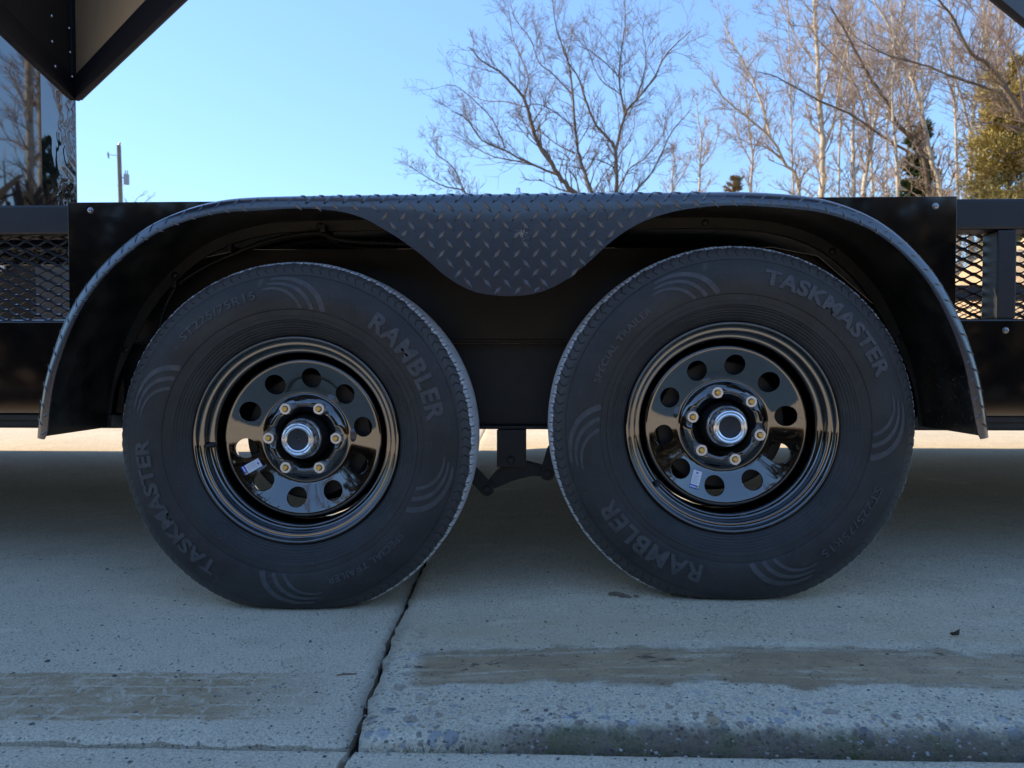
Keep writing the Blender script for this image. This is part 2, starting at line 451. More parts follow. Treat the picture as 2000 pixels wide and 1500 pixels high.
    if mud == 'smear':
        g = m.noise(m.scale(p, (0.5, 1.6, 1)), 16, 6, 0.7)
        g2 = m.noise(m.scale(p, (0.6, 1.0, 1)), 5, 4, 0.6)
        yt = m.math('ADD', m.math('ADD', Y, m.math('MULTIPLY', X, 0.022)), m.math('ADD', m.math('MULTIPLY', m.math('SUBTRACT', g, 0.5), 0.06), m.math('MULTIPLY', m.math('SUBTRACT', g2, 0.5), 0.05)))
        prof = m.math('MULTIPLY', m.mr(yt, 1.010, 1.075), m.mr(yt, 1.125, 1.205, 1, 0))
        brk = m.math('ADD', m.math('MULTIPLY', m.math('SUBTRACT', mid, 0.5), 1.3), m.math('MULTIPLY', m.math('SUBTRACT', fine, 0.5), 1.1))
        band = m.mr(m.math('ADD', prof, brk), 0.38, 0.62)
        st = m.noise(m.scale(p, (0.6, 7.0, 1)), 9, 5, 0.7)
        gap = m.mr(st, 0.34, 0.50, 0.35, 1)
        k = m.math('MULTIPLY', m.math('MULTIPLY', band, gap), m.mr(X, -0.195, -0.17))
        k = m.math('MULTIPLY', k, m.mr(fine, 0.30, 0.5, 0.6, 1))
        k = m.math('MULTIPLY', k, m.mr(X, 0.45, 0.9, 0.92, 0.55))
        c = m.mix(k, c, m.mix(m.mr(mid, 0.35, 0.65), (0.54, 0.37, 0.205), (0.37, 0.25, 0.14)))
        # thicker wet clods
        w2 = m.math('MULTIPLY', m.mr(m.noise(m.scale(p, (0.7, 1.6, 1)), 21, 5, 0.7), 0.60, 0.68), band)
        w2 = m.math('MULTIPLY', w2, m.mr(yt, 1.06, 1.10))
        c = m.mix(m.math('MULTIPLY', w2, 0.8), c, (0.10, 0.072, 0.048))
        h = m.math('ADD', h, m.math('ADD', m.math('MULTIPLY', k, 0.8), m.math('MULTIPLY', w2, 1.5)))
        # faint muddy film between the track and the tyre
        film = m.math('MULTIPLY', m.mr(m.noise(m.scale(p, (0.25, 1.2, 1)), 7, 5, 0.65), 0.36, 0.62, 0, 0.7), m.math('MULTIPLY', m.mr(Y, 1.15, 1.2), m.mr(Y, 1.28, 1.42, 1, 0)))
        c = m.mix(film, c, (0.58, 0.44, 0.27))
    # dark grime along the open joint
    if mud:
        dx = m.math('ABSOLUTE', m.math('ADD', X, m.math('ADD', m.math('MULTIPLY', m.math('SUBTRACT', Y, 0.9), 0.043), 0.235)))
        k = m.math('MULTIPLY', m.mr(m.math('ADD', dx, m.math('MULTIPLY', mid, 0.03)), 0.015, 0.040, 0.55, 0), m.mr(fine, 0.3, 0.6))
        c = m.mix(k, c, (0.09, 0.08, 0.07))
    m.set(col=c, rough=0.88, spec=0.25, normal=m.bump(h, 0.85, 0.003))
    return m.m
M['conc_l'] = concrete('old_concrete_with_tyre_print', False, 'blocks')
M['conc_r'] = concrete('worn_concrete_with_mud', True, 'smear', (0.69, 0.565, 0.41))
M['conc_f'] = concrete('old_concrete', False, None)
m = NT('leaf_litter_and_soil'); p = m.pos()
c = m.mix(m.mr(m.noise(p, 0.6, 6, 0.7), 0.35, 0.65), (0.23, 0.15, 0.085), (0.36, 0.26, 0.15))
c = m.mix(m.mr(m.noise(p, 7, 4, 0.7), 0.5, 0.7), c, (0.17, 0.09, 0.045))
m.set(col=c, rough=0.95, spec=0.1, normal=m.bump(m.noise(p, 9, 5, 0.7), 0.8, 0.06)); M['litter'] = m.m
m = NT('joint_dirt'); p = m.pos()
m.set(col=m.mix(m.mr(m.noise(p, 60, 4, 0.7), 0.4, 0.7), (0.030, 0.026, 0.021), (0.09, 0.08, 0.065)), rough=0.95, spec=0.1, normal=m.bump(m.noise(p, 260, 3, 0.8), 0.8, 0.004)); M['dirt'] = m.m

def sheet(name, xs, ys, zf, mat, xmap=None, skirt=0.06):
    """a slab: top surface grid with side skirts. xmap(u, Y) may bend the grid"""
    xs, ys = np.asarray(xs), np.asarray(ys)
    Xg, Yg = np.meshgrid(xs, ys, indexing='ij')
    if xmap is not None: Xg, Yg = xmap(Xg, Yg)
    Zg = zf(Xg, Yg)
    nx, ny = Xg.shape
    v = np.stack([Xg, Yg, Zg], -1).reshape(-1, 3)
    i, j = np.meshgrid(np.arange(nx - 1), np.arange(ny - 1), indexing='ij')
    f = np.stack([i * ny + j, (i + 1) * ny + j, (i + 1) * ny + j + 1, i * ny + j + 1], -1).reshape(-1, 4).tolist()
    if skirt:
        ring = [a * ny for a in range(nx)] + [(nx - 1) * ny + b for b in range(1, ny)] + [a * ny + ny - 1 for a in range(nx - 2, -1, -1)] + [b for b in range(ny - 2, 0, -1)]
        n0 = len(v)
        low = v[ring].copy(); low[:, 2] -= skirt
        v = np.vstack([v, low])
        n = len(ring)
        f += [[ring[a], n0 + a, n0 + (a + 1) % n, ring[(a + 1) % n]] for a in range(n)]
    me = mesh(name, v, f, 50)
    return put(name, me, mat)
def spaced(*parts):
    out = []
    for a, b, st in parts: out.append(np.arange(a, b - 1e-9, st))
    out.append([parts[-1][1]])
    return np.concatenate(out)
NOI = np.vectorize(lambda x, y, s: mnoise.noise(Vector((x * s, y * s, 0.3))))
def rough_z(X, Y, amp, s): return amp * NOI(X, Y, s)
EDGE = 0.0048
# left slab, stands at z = 0 under the left tyre
def zl(X, Y):
    z = gz(Y) + rough_z(X, Y, 0.0012, 9.0)
    d = np.minimum(crack_x(Y) - EDGE - X, Y - (JY + 0.008))
    return z - 0.006 * np.exp(-np.clip(d, 0, 1) / 0.006)
def xl(U, Y):
    Yn = np.where(Y <= JY + 0.0091, Y + jig(U, 0.4), Y)
    cx = crack_x(Y) - EDGE
    return np.where(U > -0.62, -0.62 + (U + 0.62) / (0.62 - 0.2) * (cx + 0.62), U), Yn
tag(sheet('concrete_slab', spaced((-14, -2, 1.0), (-2, -0.62, 0.05), (-0.62, -0.22, 0.01), (-0.22, -0.2, 0.004)),
          spaced((JY + 0.009, JY + 0.05, 0.005), (JY + 0.05, 1.8, 0.02), (1.8, 4, 0.1), (4, 12, 1.0)), zl, M['conc_l'], xl), 'grey concrete slab under the left tyre, with a dried tyre print', kind='structure')
# right slab, heaved up, with a rolled front edge
def zr(X, Y):
    up = 0.009 + 0.018 * sstep(X, -0.22, 0.22) + 0.010 * sstep(X, 0.3, 1.4) * sstep(Y, 1.3, 0.95)
    z = gz(Y) + up + rough_z(X, Y, 0.0016, 8.0) + rough_z(X, Y, 0.0007, 45.0)
    w = 0.020 + 0.035 * sstep(X, -0.1, 0.5)
    t = np.clip((Y - (JY + 0.004)) / w, 0, 1)
    drop = (up + 0.004) * (1 - np.sqrt(np.clip(1 - (1 - t) ** 2, 0, 1)))
    d = np.clip(X - (crack_x(Y) + EDGE), 0, 1)
    return z - drop - 0.007 * np.exp(-d / 0.007) + rough_z(X, Y, 0.003, 60.0) * np.exp(-d / 0.012)
def xr(U, Y):
    cx = crack_x(Y) + EDGE + 0.004 * np.sin(Y * 63 + 1) * np.sin(Y * 23)
    Yn = np.where(Y <= JY + 0.0041, Y + jig(U, 1.4), Y)
    return np.where(U < 0.2, 0.2 - (0.2 - U) / 0.4 * (0.2 - cx), U), Yn
tag(sheet('concrete_slab', spaced((-0.2, -0.15, 0.004), (-0.15, 0.2, 0.01), (0.2, 1.1, 0.015), (1.1, 2, 0.1), (2, 14, 1.0)),
          spaced((JY + 0.004, JY + 0.075, 0.004), (JY + 0.075, 1.8, 0.015), (1.8, 4, 0.1), (4, 12, 1.0)), zr, M['conc_r'], xr), 'raised concrete slab under the right tyre, with a rounded mossy front edge', kind='structure')
# the strip in front of the joint, cut by the same crack
def zf(X, Y):
    d = JY - 0.004 - Y
    return rough_z(X, Y, 0.0012, 8.0) - 0.004 * np.exp(-np.clip(d, 0, 1) / 0.006)
def xfl(U, Y):
    Yn = np.where(Y >= JY - 0.0041, Y + jig(U, 0.4) - 0.001, Y)
    return np.where(U > -0.62, -0.62 + (U + 0.62) / 0.42 * (crack_x(Y) - EDGE - 0.001 + 0.62), U), Yn
def xfr(U, Y):
    Yn = np.where(Y >= JY - 0.0041, Y + jig(U, 1.4) - 0.001, Y)
    return np.where(U < 0.2, 0.2 - (0.2 - U) / 0.4 * (0.2 - (crack_x(Y) + EDGE)), U), Yn
fy = spaced((-4.0, 0.5, 0.5), (0.5, JY - 0.024, 0.02), (JY - 0.024, JY - 0.004, 0.005))
tag(sheet('concrete_slab', spaced((-14, -2, 1.0), (-2, -0.62, 0.05), (-0.62, -0.2, 0.01)), fy, zf, M['conc_f'], xfl), 'concrete slab along the bottom edge, left of the crack', kind='structure')
tag(sheet('concrete_slab', spaced((-0.2, 1.1, 0.012), (1.1, 2, 0.1), (2, 14, 1.0)), fy, zf, M['conc_f'], xfr), 'concrete slab along the bottom edge, right of the crack', kind='structure')
# soil below and beyond the slabs, out to the horizon
gy = [-400, -60, -12.5, -2, 0.5, 0.88, 1.2, 1.7, 4, 8, 12, 20, 40, 80, 400]
def zg(X, Y):
    far = 0.6 * sstep(Y, 14, 40) + 1.2 * sstep(-Y, 13, 30)
    return gz(Y) - 0.030 + far
tag(sheet('ground', [-400, -80, -14, -4, -1, 0, 1, 4, 14, 80, 400], gy, zg, M['litter'], skirt=0), 'brown soil and leaf litter beyond the concrete', kind='structure')
# dirt packed in the joints
a = Acc()
for xs_, ys_ in ((np.linspace(-1.6, 1.6, 320), None),):
    w = 0.009
    v = np.zeros((len(xs_), 2, 3)); v[:, :, 0] = xs_[:, None]
    v[:, 0, 1] = JY - w; v[:, 1, 1] = JY + w + 0.004
    v[:, :, 2] = -0.019 + 0.003 * np.sin(xs_ * 57)[:, None] * np.sin(xs_ * 23)[:, None]
    i = np.arange(len(xs_) - 1)
    a.add(v, np.stack([2 * i, 2 * i + 2, 2 * i + 3, 2 * i + 1], -1))
ys_ = np.linspace(0.5, 3.0, 260)
v = np.zeros((len(ys_), 2, 3)); v[:, :, 1] = ys_[:, None]; cx = crack_x(ys_)
v[:, 0, 0] = cx - 0.016; v[:, 1, 0] = cx + 0.018; v[:, :, 2] = (gz(ys_) - 0.021 + 0.004 * np.sin(ys_ * 71) * np.sin(ys_ * 29))[:, None] - 0.0005
i = np.arange(len(ys_) - 1)
a.add(v, np.stack([2 * i, 2 * i + 1, 2 * i + 3, 2 * i + 2], -1))
tag(put('joint_dirt', a.mesh('joint_dirt', 180), M['dirt']), 'dark dirt packed into the open slab joints', 'dirt', kind='stuff')
# ------------------------------------------------------------------ the trailer
trailer = empty('trailer', (0.0, 1.62, 0.0))
tag(trailer, 'black tandem axle trailer with two tyres under one tread plate fender', 'trailer')
YP = 1.600            # glossy side sheet
YR = 1.612            # rails
YF0, YF1 = 1.352, 1.604   # fender: outer face, inner edge
ZT = float(P(60, 400, YR)[2])
XL, XR = -8.0, 3.6
YFAR = 3.75
# ---- rails, posts and sheets on the near side
xp0, xp1 = float(P(133, 450, YP)[0]), float(P(1868, 450, YP)[0])
zrail0 = float(P(60, 458, YR)[2])
zmesh0 = float(P(60, 629, YR)[2])
zsk0 = float(P(60, 807, YR)[2])
box('top_rail', XL, XR, YR, YR + 0.076, zrail0, ZT, M['powder'], trailer, 0.006)
_zl, _zh = float(P(900, 640, YP)[2]), float(P(900, 486, YP)[2])
side = prism('side_panel', [(xp0, ZT + 0.002), (xp1, ZT + 0.002), (xp1, _zl), (xp1 - 0.12, _zl), (xp1 - 0.30, _zh - 0.02), (xp1 - 0.40, _zh), (xp0 + 0.40, _zh), (xp0 + 0.30, _zh - 0.02), (xp0 + 0.13, _zl), (xp0, _zl)], YP, YP + 0.004, M['gloss'], trailer, 0.0006)
def screw(px, py, Y, parent, washer=True, r=0.0052):
    prof = [(0.0001, 0.0052), (r * 0.32, 0.0052), (r * 0.36, 0.0036), (r * 0.5, 0.0046), (r * 0.85, 0.0040), (r, 0.0022), (r, 0.0012)]
    if washer: prof += [(r * 1.35, 0.0011), (r * 1.4, 0.0)]
    else: prof += [(r, 0.0)]
    q = P(px, py, Y)
    v, f = lathe_arrays(prof, 20)
    me = mesh('screw', v.reshape(-1, 3), f, 40)
    return put('screw', me, M['screw'], parent, loc=q, rot=(0, random.uniform(0, 6), 0))
screw(177, 411, YP, side); screw(1827, 403, YP, side)
skl = box('skirt_panel', XL, xp0 + 0.12, YR - 0.006, YR + 0.006, zsk0, zmesh0, M['gloss'], trailer, 0.0015)
skr = box('skirt_panel', xp1 - 0.12, XR, YR - 0.006, YR + 0.006, zsk0 - 0.002, zmesh0, M['gloss'], trailer, 0.0015)
screw(1964, 645, YR - 0.006, skr)
box('mesh_ledge', XL, xp0 + 0.10, YR - 0.003, YR + 0.04, zmesh0 - 0.006, zmesh0 + 0.003, M['powder'], trailer, 0.001)
box('mesh_ledge', xp1 - 0.10, XR, YR - 0.003, YR + 0.04, zmesh0 - 0.006, zmesh0 + 0.003, M['powder'], trailer, 0.001)
zb = float(P(100, 834, YR)[2])
# bottom rail: an angle with its lip turned out
for x0, x1 in ((XL, xp0 + 0.2), (xp1 - 0.2, XR)):
    box('bottom_rail', x0, x1, YR + 0.010, YR + 0.060, zb, zsk0 - 0.0035, M['satin'], trailer, 0.003)
    box('bottom_rail', x0, x1, YR + 0.002, YR + 0.008, zb + 0.016, zsk0 - 0.0035, M['satin'], trailer, 0.001)
# upright in the right-hand mesh, and more beyond the frame
pxu = float(P(1969, 550, YR)[0])
box('post', pxu - 0.021, pxu + 0.021, YR + 0.004, YR + 0.060, zmesh0 + 0.004, zrail0 - 0.001, M['powder'], trailer, 0.004)
for xx in (pxu + 0.75, pxu + 1.5, xp0 - 0.62, xp0 - 1.4, xp0 - 2.2):
    box('post', xx - 0.021, xx + 0.021, YR + 0.004, YR + 0.060, zmesh0 + 0.004, zrail0 - 0.001, M['powder'], trailer, 0.004)
def expanded_mesh(name, x0, x1, Y, z0, z1, tilt=1.0):
    """expanded metal: zigzag strands that meet at bonds, each strand a tilted flat bar"""
    LW, SW = 0.0508, 0.0232
    a = Acc()
    nz = int((z1 - z0) / (SW / 2)) + 1
    nx = int((x1 - x0) / (LW / 2)) + 2
    hw, hd = 0.0018, 0.0035
    for j in range(nz + 1):
        zc = z0 + j * SW / 2
        pts = []
        for k in range(nx + 1):
            s = 1 if (k + j) % 2 == 0 else -1
            xm = x0 + k * LW / 2
            zz = zc + s * (SW / 4 - 0.0012)
            pts.append((xm - 0.0042, zz, s)); pts.append((xm + 0.0042, zz, s))
        pts = [q for q in pts if x0 - 1e-6 <= q[0] <= x1 + 1e-6 and z0 - 0.004 <= q[1] <= z1 + 0.004]
        if len(pts) < 2: continue
        v = []
        for (x, z, s) in pts:
            dz = hw; dy = hd; sk = 0.0011 * tilt
            v += [(x, Y - dy, z - dz - sk), (x, Y - dy, z + dz - sk), (x, Y + dy, z + dz + sk), (x, Y + dy, z - dz + sk)]
        f = []
        for i in range(len(pts) - 1):
            for q in range(4):
                f.append((4 * i + q, 4 * i + (q + 1) % 4, 4 * i + 4 + (q + 1) % 4, 4 * i + 4 + q))
        a.add(v, np.array(f))
    o = put(name, a.mesh(name), M['meshwire'], trailer)
    return tag(o, kind='stuff')
expanded_mesh('expanded_metal_mesh', xp0 - 1.5, xp0 + 0.09, YR + 0.030, zmesh0, zrail0 + 0.01)
expanded_mesh('expanded_metal_mesh', xp1 - 0.09, xp1 + 1.0, YR + 0.070, zmesh0, zrail0 + 0.01, -1)
# ---- wheel well, main beam, deck
zl_ = float(P(1000, 664, 1.655)[2])
box('wheel_well_panel', xp0 + 0.03, xp1 - 0.03, 1.640, 1.648, zl_, ZT - 0.02, M['well'], trailer, 0.001)
box('panel_flange', xp0 + 0.03, xp1 - 0.03, 1.626, 1.652, zl_ - 0.004, zl_ - 0.001, M['well'], trailer, 0.0006)
zmb = float(P(1000, 833, 1.66)[2])
box('main_beam', XL, XR, 1.664, 1.672, zmb + 0.004, zl_ - 0.008, M['satin'], trailer, 0.001)
box('beam_flange', XL, XR, 1.632, 1.70, zmb - 0.004, zmb + 0.0035, M['satin'], trailer, 0.0015)
box('beam_flange', XL, XR, 1.640, 1.70, zl_ - 0.0075, zl_ - 0.0045, M['satin'], trailer, 0.0006)
m = NT('deck_planks'); p = m.obj()
m.set(col=m.mix(m.mr(m.noise(m.scale(p, (1, 8, 1)), 6, 4), 0.3, 0.7), (0.10, 0.075, 0.05), (0.17, 0.13, 0.09)), rough=0.85); M['plank'] = m.m
deck = box('deck', XL, XR, 1.70, YFAR - 0.05, zl_ - 0.010, zl_ + 0.03, M['plank'], trailer, 0.0)
for xx in np.arange(XL + 0.3, XR, 0.6):
    box('crossmember', xx - 0.025, xx + 0.025, 1.675, YFAR - 0.02, zmb + 0.09, zl_ - 0.0105, M['satin'], trailer, 0.0)
# far side
box('main_beam', XL, XR, YFAR - 0.06, YFAR, zmb, zl_ + 0.03, M['powder'], trailer, 0.002)
box('top_rail', XL, XR, YFAR - 0.07, YFAR, ZT - 0.04, ZT + 0.035, M['powder'], trailer, 0.004)
expanded_mesh('expanded_metal_mesh', 1.9, 3.4, YFAR - 0.03, zl_ + 0.03, ZT - 0.04)
expanded_mesh('expanded_metal_mesh', -3.6, -2.1, YFAR - 0.03, zl_ + 0.03, ZT - 0.04)
# ---- seam strips in the wheel well (bent sheet edges)
def strip_path(name, pts, Y, w, mat, parent, th=0.004):
    q = np.array([P(a, b, Y) for a, b in pts])
    d = np.gradient(q, axis=0); n = np.stack([-d[:, 2], 0 * d[:, 0], d[:, 0]], -1)
    n /= np.linalg.norm(n, axis=1, keepdims=True)
    a = Acc(); k = len(q)
    v = np.vstack([q + n * w / 2, q - n * w / 2, q - n * w / 2 + [0, th, 0], q + n * w / 2 + [0, th, 0]])
    f = [(s * k + i, s * k + i + 1, ((s + 1) % 4) * k + i + 1, ((s + 1) % 4) * k + i) for s in range(4) for i in range(k - 1)]
    return obj(name, v, f, mat, parent, 30)
strip_path('sheet_seam', [(1205, 464), (1300, 463), (1400, 461), (1478, 461), (1498, 477), (1540, 489), (1590, 512), (1640, 545), (1690, 590), (1730, 640)], 1.628, 0.012, M['satin'], trailer)
strip_path('sheet_seam', [(560, 466), (640, 467), (720, 470), (805, 477)], 1.630, 0.008, M['satin'], trailer)
# ---- fender
m = NT('fender_underside'); p = m.obj(); s = m.sep(p)
low = m.math('MULTIPLY', m.mr(s[2], 0.62, 0.40), m.mr(m.math('ABSOLUTE', s[0]), 0.70, 0.80))
spk = m.math('MULTIPLY', m.mr(m.noise(p, 210, 2, 0.6), 0.66, 0.70), low)
film = m.math('MULTIPLY', m.mr(m.noise(p, 13, 5, 0.7), 0.38, 0.72), 0.14)  # dust film, its brown raised to stand for a warm sheen
m.set(col=m.mix(m.math('MULTIPLY', spk, m.mr(s[0], -0.5, 0.5, 0.12, 0.6)), m.mix(film, (0.007, 0.0065, 0.006), (0.30, 0.25, 0.19)), (0.55, 0.54, 0.50)), rough=m.mr(film, 0.0, 0.14, 0.32, 0.6)); M['fender_in'] = m.m
A_px = [(78, 853), (84, 790), (98, 720), (130, 630), (170, 560), (222, 500), (290, 445), (360, 412), (430, 393), (500, 386), (620, 383), (700, 382), (770, 381), (830, 381), (880, 380), (930, 380),
        (990, 380), (1050, 379), (1100, 379), (1150, 378), (1200, 378), (1250, 377), (1310, 377), (1380, 376), (1450, 376), (1530, 380), (1600, 389), (1660, 407), (1715, 434), (1770, 477), (1825, 540), (1868, 618), (1900, 702), (1918, 785), (1926, 852)]
B_px = [(107, 838), (114, 792), (128, 730), (160, 648), (198, 580), (246, 524), (308, 472), (372, 442), (440, 424), (506, 413), (600, 407), (690, 419), (762, 455), (822, 497), (873, 541), (925, 569),
        (985, 578), (1045, 573), (1095, 553), (1145, 516), (1195, 471), (1247, 437), (1308, 415), (1375, 404), (1445, 401), (1522, 405), (1590, 417), (1647, 434), (1698, 461), (1752, 503), (1803, 566), (1843, 640), (1872, 718), (1888, 790), (1895, 838)]
RF = 0.025
_wid = [14, 13.5, 13, 13, 14, 15, 17, 20, 23, 25], [26, 25, 23, 20, 18, 17, 17, 18, 19, 16]      # the lip narrows towards both feet
for _i, _w in list(zip(range(10), _wid[0])) + list(zip(range(25, 35), _wid[1])):
    _a = np.array(A_px[max(0, _i - 1)], float); _b = np.array(A_px[min(34, _i + 1)], float)
    _t = (_b - _a) / np.linalg.norm(_b - _a)
    B_px[_i] = tuple(np.array(A_px[_i]) + np.array([-_t[1], _t[0]]) * _w)
B_px[0] = (B_px[0][0], 846); B_px[34] = (B_px[34][0], 845)
Aw = catmull([P(a, b, YF0 + RF)[[0, 2]] for a, b in A_px], 8)
Bw = catmull([P(a, b, YF0)[[0, 2]] for a, b in B_px], 8)
dA = np.gradient(Aw, axis=0); nA = np.stack([-dA[:, 1], dA[:, 0]], -1); nA /= np.linalg.norm(nA, axis=1, keepdims=True)
for _ in range(6): nA[1:-1] = (nA[:-2] + nA[1:-1] * 2 + nA[2:]) / 4
nA /= np.linalg.norm(nA, axis=1, keepdims=True)
sA = np.concatenate([[0], np.cumsum(np.linalg.norm(np.diff(Aw, axis=0), axis=1))])
rows = []
for y in (YF1, YF1 - 0.06, YF1 - 0.12, YF1 - 0.18, YF0 + RF + 0.01, YF0 + RF): rows.append(np.stack([Aw[:, 0], np.full(len(Aw), y), Aw[:, 1]], -1))
for t in np.linspace(0, math.pi / 2, 7)[1:]:
    c = Aw - nA * RF * (1 - math.cos(t))
    rows.append(np.stack([c[:, 0], np.full(len(c), YF0 + RF - RF * math.sin(t)), c[:, 1]], -1))
top = Aw - nA * RF
for t in (0.2, 0.4, 0.6, 0.8, 1.0):
    c = top * (1 - t) + Bw * t
    rows.append(np.stack([c[:, 0], np.full(len(c), YF0), c[:, 1]], -1))
v = np.array(rows); m_, n_ = v.shape[:2]
i, j = np.meshgrid(np.arange(m_ - 1), np.arange(n_ - 1), indexing='ij')
f = np.stack([i * n_ + j, (i + 1) * n_ + j, (i + 1) * n_ + j + 1, i * n_ + j + 1], -1).reshape(-1, 4)
fender = obj('fender', v.reshape(-1, 3), f, M['fender'], trailer, 40)
md = fender.modifiers.new('thickness', 'SOLIDIFY'); md.thickness = 0.003; md.offset = -1
fender.data.materials.append(M['fender_in'])
md.material_offset = 1
es = fender.modifiers.new('crisp_edges', 'EDGE_SPLIT'); es.split_angle = R(40)
tag(fender, 'black diamond tread plate fender that dips to a rounded skirt between the tyres')
# inner lip of the fender, bolted to the side sheet
lipw = 0.026
dl = np.clip(np.minimum(sA, sA[-1] - sA) / 0.25, 0.35, 1)[:, None]
L0 = Aw - nA * 0.002; L1 = Aw - nA * lipw * dl
v = np.vstack([np.stack([q[:, 0], np.full(len(q), y), q[:, 1]], -1) for q, y in ((L0, 1.5945), (L1, 1.5945), (L1, 1.5975), (L0, 1.5975))])
k = len(L0)
f = [(s * k + i, s * k + i + 1, ((s + 1) % 4) * k + i + 1, ((s + 1) % 4) * k + i) for s in range(4) for i in range(k - 1)]
lip = obj('fender_lip', v, f, M['lip'], trailer, 30)
for px, py in ((628, 437), (346, 548), (254, 683), (222, 817), (1376, 428), (1617, 507), (1742, 668)):
    # black button bolt with a bright worn centre
    q = P(px, py, 1.5945)
    j_ = int(np.argmin(np.hypot(L0[:, 0] - q[0], L0[:, 1] - q[2])))
    c_ = (L0[j_] + L1[j_]) / 2
    vv, ff = lathe_arrays([(0.0001, 0.0035), (0.003, 0.0035), (0.0055, 0.003), (0.0075, 0.0012), (0.008, 0.0)], 14)
    put('bolt', mesh('bolt', vv.reshape(-1, 3), ff, 40), M['hub'], lip, loc=(c_[0], 1.5945, c_[1]))
# diamond bars of the tread plate: each one raised piece
LB, WB, HB = 0.0290, 0.0074, 0.0016
bv = [(-LB / 2, 0, 0), (LB / 2, 0, 0), (0, -WB / 2, 0), (0, WB / 2, 0), (-LB * .3, 0, HB), (LB * .3, 0, HB), (-LB * .26, -WB * .3, 0), (LB * .26, -WB * .3, 0), (-LB * .26, WB * .3, 0), (LB * .26, WB * .3, 0)]
bf = [(0, 6, 4), (6, 2, 4), (2, 5, 4), (2, 7, 5), (7, 1, 5), (1, 9, 5), (9, 3, 5), (3, 4, 5), (3, 8, 4), (8, 0, 4)]
bar_me = mesh('tread_bar', bv, bf); bar_me.materials.append(M['bar'])
def on_sheet(s, d):
    """(arc length along the fender, distance down from its top edge) -> point, along, down, normal"""
    i = np.clip(np.interp(s, sA, np.arange(len(sA))), 0, len(sA) - 1.001)
    i0 = int(i); t = i - i0
    a = Aw[i0] * (1 - t) + Aw[i0 + 1] * t; n = nA[i0] * (1 - t) + nA[i0 + 1] * t; n /= np.linalg.norm(n)
    b = Bw[i0] * (1 - t) + Bw[i0 + 1] * t
    al = np.array([n[1], 0, -n[0]]); n3 = np.array([n[0], 0, n[1]])
    if d < 0:
        return np.array([a[0], YF0 + RF - d, a[1]]), al, np.array([0, -1., 0]), n3, 1
    if d < RF * math.pi / 2:
        q = d / RF
        c = a - n * RF * (1 - math.cos(q))
        return np.array([c[0], YF0 + RF - RF * math.sin(q), c[1]]), al, -n3 * math.sin(q) + np.array([0, -1., 0]) * math.cos(q), n3 * math.cos(q) + np.array([0, -1., 0]) * math.sin(q), 1
    c = a - n * RF - n * (d - RF * math.pi / 2)
    lim = np.linalg.norm(b - (a - n * RF))
    return np.array([c[0], YF0, c[1]]), al, -n3, np.array([0, -1., 0]), lim - (d - RF * math.pi / 2)
G = 0.0358
q0 = P(896.8, 422, YF0)
s0 = float(np.interp(q0[0], Aw[:, 0], sA)); d0 = float(np.interp(q0[0], top[:, 0], top[:, 1])) - q0[2] + RF * math.pi / 2
bars = []
for kind_, (os_, od_), ang in (('/', (0, 0), 52), ('\\', (G / 2, G / 2), -52)):
    for ii in range(-60, 60):
        for jj in range(-7, 8):
            s, d = s0 + os_ + ii * G, d0 + od_ + jj * G
            flat = 0.80 < s < sA[-1] - 0.80
            if s < 0.01 or s > sA[-1] - 0.01 or d < (-0.06 if flat else 0.012): continue
            p_, al, dn, nn, inside = on_sheet(s, d)
            if inside < 0.004: continue
            ca, sa = math.cos(R(ang)), math.sin(R(ang))
            ex = al * ca - dn * sa
            ey = np.cross(nn, ex)
            # a bar that runs over the edge of the plate is cut off there
            fr = [q for q in np.linspace(-0.5, 0.5, 21) if on_sheet(s + q * LB * ca, d - q * LB * sa)[4] > 0.0012]
            if len(fr) < 6: continue
            q0_, q1_ = min(fr), max(fr)
            p_ = p_ + ex * LB * (q0_ + q1_) / 2
            low = 1.0 if flat else 0.6
            bars.append((d, p_ + nn * 0.00005, ex * (q1_ - q0_) * (1 if flat else 0.85), ey * low, nn * (1 if flat else 0.5)))
bars.sort(key=lambda b: 0 if b[0] > 0 else -b[0])
rest = Acc()
for i, (d, p_, ex, ey, nn) in enumerate(bars):
    mw = Matrix(((ex[0], ey[0], nn[0], p_[0]), (ex[1], ey[1], nn[1], p_[1]), (ex[2], ey[2], nn[2], p_[2]), (0, 0, 0, 1)))
    if i < 300:
        o = bpy.data.objects.new('tread_bar', bar_me); COL.objects.link(o); o.parent = fender
        o.matrix_basis = mw
    else:
        vv = np.array(bv); rest.add(p_ + vv[:, :1] * ex + vv[:, 1:2] * ey + vv[:, 2:] * nn, np.array([list(q) for q in bf]))
if rest.n:
    o = put('tread_bars', rest.mesh('tread_bars'), M['bar'], fender); tag(o, kind='stuff')
# chipped spot in the skirt paint
a = Acc(); q = P(1019, 457, YF0)
for _ in range(110):
    rr = abs(random.gauss(0, 0.0052)); an = random.uniform(0, 6.28); sz = random.uniform(0.0004, 0.0013)
    cx_, cz_ = q[0] + rr * math.cos(an) * 1.15, q[2] + rr * math.sin(an) * 0.9
    pl = [(cx_ + sz * math.cos(t + an) * random.uniform(.6, 1.2), YF0 - 0.0004 - random.random() * 0.0006, cz_ + sz * math.sin(t + an) * random.uniform(.6, 1.2)) for t in (0, 1.3, 2.5, 3.8, 5.1)]
    a.add(pl + [(cx_, YF0 - 0.0014, cz_)], np.array([(0, 1, 5), (1, 2, 5), (2, 3, 5), (3, 4, 5), (4, 0, 5)]))
m = NT('chipped_primer'); m.set(col=(0.30, 0.285, 0.26), rough=0.8); 
tag(put('paint_chip', a.mesh('paint_chip'), m.m, fender), 'pale chipped spot in the middle of the skirt')
